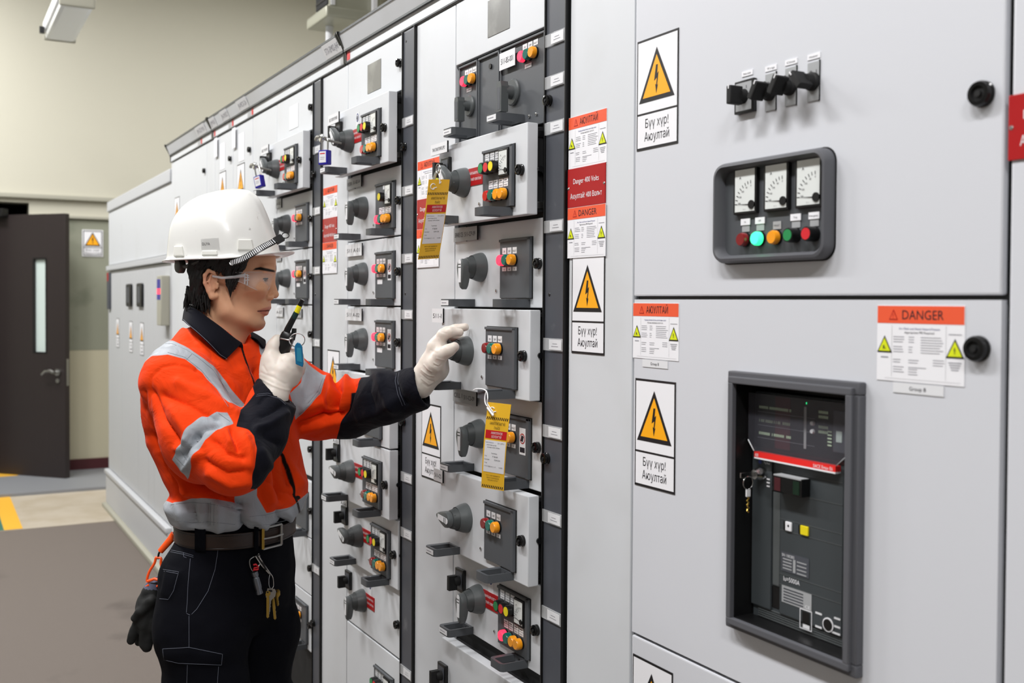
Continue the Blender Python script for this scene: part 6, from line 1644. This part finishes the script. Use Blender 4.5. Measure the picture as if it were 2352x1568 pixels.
# ---------------------------------------------------------------- things he carries
def W3(p): return PO+Matrix.Rotation(PROT, 3, 'Z') @ Vector(p)
def held(name, label, cat, u, v, y, group=None):
    e = bpy.data.objects.new(name, None); COL.objects.link(e); e.location = W3(P(u, v, y)); e.rotation_euler = (0, 0, PROT); e.empty_display_size = .03
    tag(e, label, cat, group); return e, Vector(P(u, v, y))
def piece(m, name, e, org, angle=35):
    m.v = [tuple(Vector(v)-org) for v in m.v]; return m.build(name, e, world=True, angle=angle)
def radio():
    e, o = held('two_way_radio', 'black two-way radio with a yellow banded antenna in the raised gloved hand', 'radio', 645, 830, -.078)
    a0, a1 = Vector(P(630, 858, -.078)), Vector(P(660, 774, -.082)); ax = (a1-a0).normalized(); w = Vector((ax.z, 0, -ax.x)); n = Vector((0, 1, 0))
    m = MB(); V = []; secs = [(0, .010, .012), (.006, .0150, .016), (.05, .0150, .017), (.085, .0155, .018), (.094, .0145, .0165), (.098, .012, .014)]; k = 20
    for h_, ww, dd in secs:
        for i in range(k):
            t = 2*math.pi*i/k; c_, s_ = math.cos(t), math.sin(t); V.append(a0+ax*h_+w*ww*math.copysign(abs(c_)**.6, c_)+n*dd*math.copysign(abs(s_)**.6, s_))
    m.add(V, [(j*k+i, j*k+(i+1) % k, (j+1)*k+(i+1) % k, (j+1)*k+i) for j in range(len(secs)-1) for i in range(k)]+[tuple(range(k)), tuple((len(secs)-1)*k+i for i in range(k))], 'black')
    piece(m, 'radio_body', e, o)
    m = MB(); m.tube([P(655, 774, -.085), P(660, 757, -.086), P(669, 740, -.087), P(676, 727, -.088)], [.0078, .0074, .0068, .0066], 'black', 12); m.tube([P(674, 731, -.088), P(681, 717, -.089)], .0064, 'band_green', 12); ant = piece(m, 'antenna', e, o)
    m = MB(); m.tube([P(681, 718, -.089), P(688, 702, -.090)], .0060, 'band_yellow', 12); m.tube([P(688, 702, -.090), P(695, 688, -.091)], [.0058, .0052], 'black_gloss', 12); q = m
    q.v = [tuple(Vector(v)-o) for v in q.v]; q.build('antenna_band', ant, world=True)
    m = MB(); m.tube([P(671, 780, -.08), P(675, 765, -.08), P(676, 754, -.08)], [.0062, .0058, .0050], 'black', 12); piece(m, 'volume_knob', e, o)
    m = MB(); m.tube([P(644, 777, -.10), P(662, 781, -.10), P(672, 776, -.10)], .0018, 'steel', 6); piece(m, 'top_trim', e, o)
radio()
def ring_tag():
    e, o = held('key_tag', 'blue plastic key tag on a split ring hanging beside the radio', 'key tag', 682, 787, -.128)
    m = MB(); c = Vector(P(682, 781, -.125)); 
    m.tube([c+Vector((.0172*math.cos(t), .004*math.sin(t*1), .0145*math.sin(t))) for t in [2*math.pi*i/40 for i in range(40)]], .0010, 'chrome', 6, closed=True)
    m.tube([c+Vector((.0168*math.cos(t), .0025+.004*math.sin(t*1), .0141*math.sin(t))) for t in [2*math.pi*i/40 for i in range(40)]], .0009, 'chrome', 6, closed=True); piece(m, 'split_ring', e, o)
    m = MB(); pts = [(679, 790), (683, 786), (689, 788), (694, 796), (697, 835), (695, 843), (679, 836), (676, 796)]
    V = [P(u, v, -.132) for u, v in pts]+[P(u+1, v, -.1275) for u, v in pts]; n = len(pts)
    m.add(V, [tuple(range(n)), tuple(reversed(range(n, 2*n)))]+[(i, n+i, n+(i+1) % n, (i+1) % n) for i in range(n)], 'tag_blue', False)
    b = piece(m, 'tag_body', e, o); bv = b.modifiers.new('b', 'BEVEL'); bv.width = .0012; bv.segments = 2
    m = MB(); pts = [(682, 798), (691, 799), (694, 832), (682, 829)]; m.add([P(u, v, -.1326) for u, v in pts], [(0, 1, 2, 3)], 'tag_cyan', False); piece(m, 'tag_window', e, o)
ring_tag()
def surf(B, u, v, lift=.004, y0=-.15):
    p = Vector(P(u, v, y0)); dr = (p-CAML).normalized(); h = B.ray_cast(CAML, dr)
    return (h[0]+Vector((0, -lift, 0))) if h[0] is not None else p
def belt_keys():
    s = lambda u, v, l=.008: surf(TB, u, v, l)
    e, o = held('key_bunch', 'bunch of keys on a steel carabiner hanging from the belt loop', 'keys', 600, 1280, 0); o = s(600, 1280); e.location = W3(o)
    m = MB(); m.tube(smooth([s(597, 1272), s(589, 1277), s(577, 1285), s(576, 1296), s(580, 1308), s(586, 1313), s(594, 1306), s(600, 1290), s(598, 1274)], 4), .0014, 'steel', 6); piece(m, 'carabiner', e, o)
    m = MB(); m.tube([s(593, 1272, .014), s(604, 1290, .014), s(614, 1308, .012)], [.0040, .0046, .0032], 'black', 8); m.tube([s(599, 1273, .02), s(608, 1290, .018), s(624, 1316, .012)], .0013, 'chrome', 6); m.tube([s(592, 1274, .02), s(604, 1294, .018), s(622, 1317, .012)], .0013, 'chrome', 6); piece(m, 'belt_clip', e, o)
    m = MB(); m.tube(smooth([s(624, 1316, .012), s(630, 1326, .012), s(631, 1345, .010), s(626, 1352, .010), s(621, 1345, .010), s(621, 1328, .012), s(624, 1318, .014)], 4), .0011, 'chrome', 6); piece(m, 'key_ring', e, o)
    def key(u, v, a, w, L, mt, bow=True, lift=.012):
        m = MB(); c = s(u, v, lift); ca, sa = math.cos(a), math.sin(a)
        R = lambda x, z: c+Vector((x*ca+z*sa, 0, -x*sa+z*ca)); T = Vector((0, .0018, 0))
        out = [(-w, 0), (-w*.9, -w*.9), (-w*.35, -w*1.5), (-.0028, -w*1.9), (-.0028, -L), (0, -L-.003), (.0028, -L), (.0026, -L*.8), (.0036, -L*.74), (.0024, -L*.66), (.0034, -L*.6), (.0030, -w*1.8), (w*.35, -w*1.5), (w*.9, -w*.9), (w, 0), (w*.7, w*.5), (-w*.7, w*.5)]
        n = len(out); V = [R(x, z) for x, z in out]+[R(x, z)+T for x, z in out]
        m.add(V, [tuple(range(n)), tuple(reversed(range(n, 2*n)))]+[(i, n+i, n+(i+1) % n, (i+1) % n) for i in range(n)], mt, False)
        m.add([R(x, z)-Vector((0, .0004, 0)) for x, z in ((-w*.35, -.001), (w*.35, -.001), (w*.3, w*.28), (-w*.3, w*.28))], [(0, 1, 2, 3)], 'black', False)
        piece(m, 'key', e, o)
    key(636, 1360, -.15, .0095, .030, 'brass', lift=.008); key(625, 1357, .08, .0125, .046, 'steel', lift=.014)
    key(617, 1362, .0, .006, .055, 'brass', lift=.006); key(621, 1364, .05, .005, .046, 'steel', lift=.009); key(629, 1364, -.1, .006, .056, 'brass', lift=.010)
    e2, o2 = held('pocket_torch', 'small silver torch hanging from the carabiner by a red cord', 'torch', 594, 1330, 0, ); o2 = s(594, 1330); e2.location = W3(o2)
    m = MB(); A, B_ = s(588, 1312, .012), s(600, 1362, .014); D_ = (B_-A)
    rr = [.0070, .0074, .0074, .0058, .0074, .0082, .0082, .0070, .0074, .0080]; m.tube([A+D_*t for t in (0, .04, .18, .24, .30, .55, .74, .80, .86, 1)], rr, 'torch', 16); piece(m, 'torch_body', e2, o2)
    m = MB(); d = D_.normalized(); m.tube([B_+d*.0004, B_+d*.0014], .0055, 'black', 12); m.tube([A-d*.0014, A-d*.0004], .0048, 'black', 12); piece(m, 'torch_end', e2, o2)
    m = MB(); m.tube([s(586, 1296, .014), s(592, 1294, .016), s(598, 1300, .015), s(588, 1303, .014), s(586, 1308, .013), s(597, 1306, .014), s(590, 1310, .012)], .0022, 'btn_red', 6); piece(m, 'cord', e2, o2)
mat('torch', (120, 124, 132), .3, .9)
belt_keys()
def glove_clip():
    e, o = held('glove_clip', 'orange plastic glove clip hanging behind the hip on a black cord', 'glove clip', 380, 1260, -.05); y = -.05
    m = MB(); m.tube([P(412, 1204, y), P(404, 1216, y), P(398, 1228, y)], .0026, 'black', 8); m.tube([P(368, 1266, y), P(364, 1274, y), P(362, 1286, y)], .0024, 'black', 8); piece(m, 'cord', e, o)
    m = MB(); m.tube([P(400, 1228, y), P(392, 1240, y), P(368, 1268, y)], [.0088, .0084, .0070], 'clip_orange', 12); piece(m, 'belt_grip', e, o)
    m = MB(); m.tube(smooth([P(356, 1283, y), P(369, 1284, y), P(369, 1296, y), P(373, 1322, y), P(370, 1338, y), P(364, 1345, y), P(345, 1343, y), P(337, 1336, y), P(342, 1316, y), P(354, 1296, y), P(357, 1284, y)], 3), .0030, 'clip_orange', 8)
    m.tube([P(338, 1338, y-.012), P(354, 1332, y-.014), P(370, 1336, y-.012)], .0034, 'clip_orange', 8); m.tube([P(338, 1340, y), P(336, 1350, y-.01), P(342, 1346, y-.014)], .003, 'clip_orange', 8); m.tube([P(366, 1340, y), P(366, 1352, y-.01), P(360, 1348, y-.014)], .003, 'clip_orange', 8)
    piece(m, 'clip_loop', e, o)
    o = Vector(P(345, 1350, y)); a = P(285, 1515); b = P(385, 1325); G = Grid((a[0], -.10, a[2]), (b[0], .01, b[2]), .0022); c = G.co()
    d = chain(c, [P(352, 1346, y), P(346, 1364, y), P(338, 1390, y)], [.013, .017, .024], .01)
    d = smin(d, rcone(c, P(340, 1392, y), P(334, 1420, y), .025, .023), .012)
    for pts, rs in (([(330, 1405, y-.008), (314, 1435, y-.012), (300, 1475, y-.010)], (.013, .0105, .0095)), ([(322, 1410, y+.012), (316, 1450, y+.014), (318, 1478, y+.014)], (.012, .010, .009)), ([(338, 1400, y-.012), (330, 1440, y-.016), (328, 1484, y-.014)], (.014, .0115, .010)), ([(350, 1400, y-.006), (346, 1445, y-.010), (336, 1492, y-.010)], (.014, .0125, .011)), ([(345, 1385, y-.020), (322, 1408, y-.026), (309, 1424, y-.024)], (.013, .0105, .009))):
        d = smin(d, chain(c, [P(*p) for p in pts], rs, .004), .006)
    V, Q = surface_net(G, d); V = relax(V, Q, 1); N = vnormals(V, Q); V = V+N*((noise3(V, 70, 6)-.5)*.004)[:, None]
    g = mesh_obj('work_glove', V-np.array(o), Q, ['glove_black'], None); g.location = W3(o); g.rotation_euler = (0, 0, PROT)
    tag(g, 'black work glove hanging fingers down from the orange clip', 'glove')
    m = MB(); m.tube([P(353, 1340, y), P(349, 1352, y), P(345, 1364, y)], [.0150, .0175, .0190], 'knit', 14); m.tube([P(362, 1326, y+.006), P(366, 1336, y+.006), P(356, 1352, y+.006)], [.006, .008, .010], 'knit', 10); piece(m, 'knit_cuff', g, o)
glove_clip()
m = MB(); q = [surf(TB, u, v, .0015) for u, v in ((406, 1236), (432, 1238), (428, 1249), (404, 1246))]; m.add(q, [(0, 1, 2, 3)], 'blue_label', False)
m.add([q[3].lerp(q[2], t)*.5+q[0].lerp(q[1], t)*.5+Vector((0, -.0006, 0))+Vector((0, 0, dz)) for t, dz in ((.25, -.001), (.75, -.001), (.75, .001), (.25, .001))], [(0, 1, 2, 3)], 'white', False)
m.build('cloth_label', tr, world=True, recalc=False)
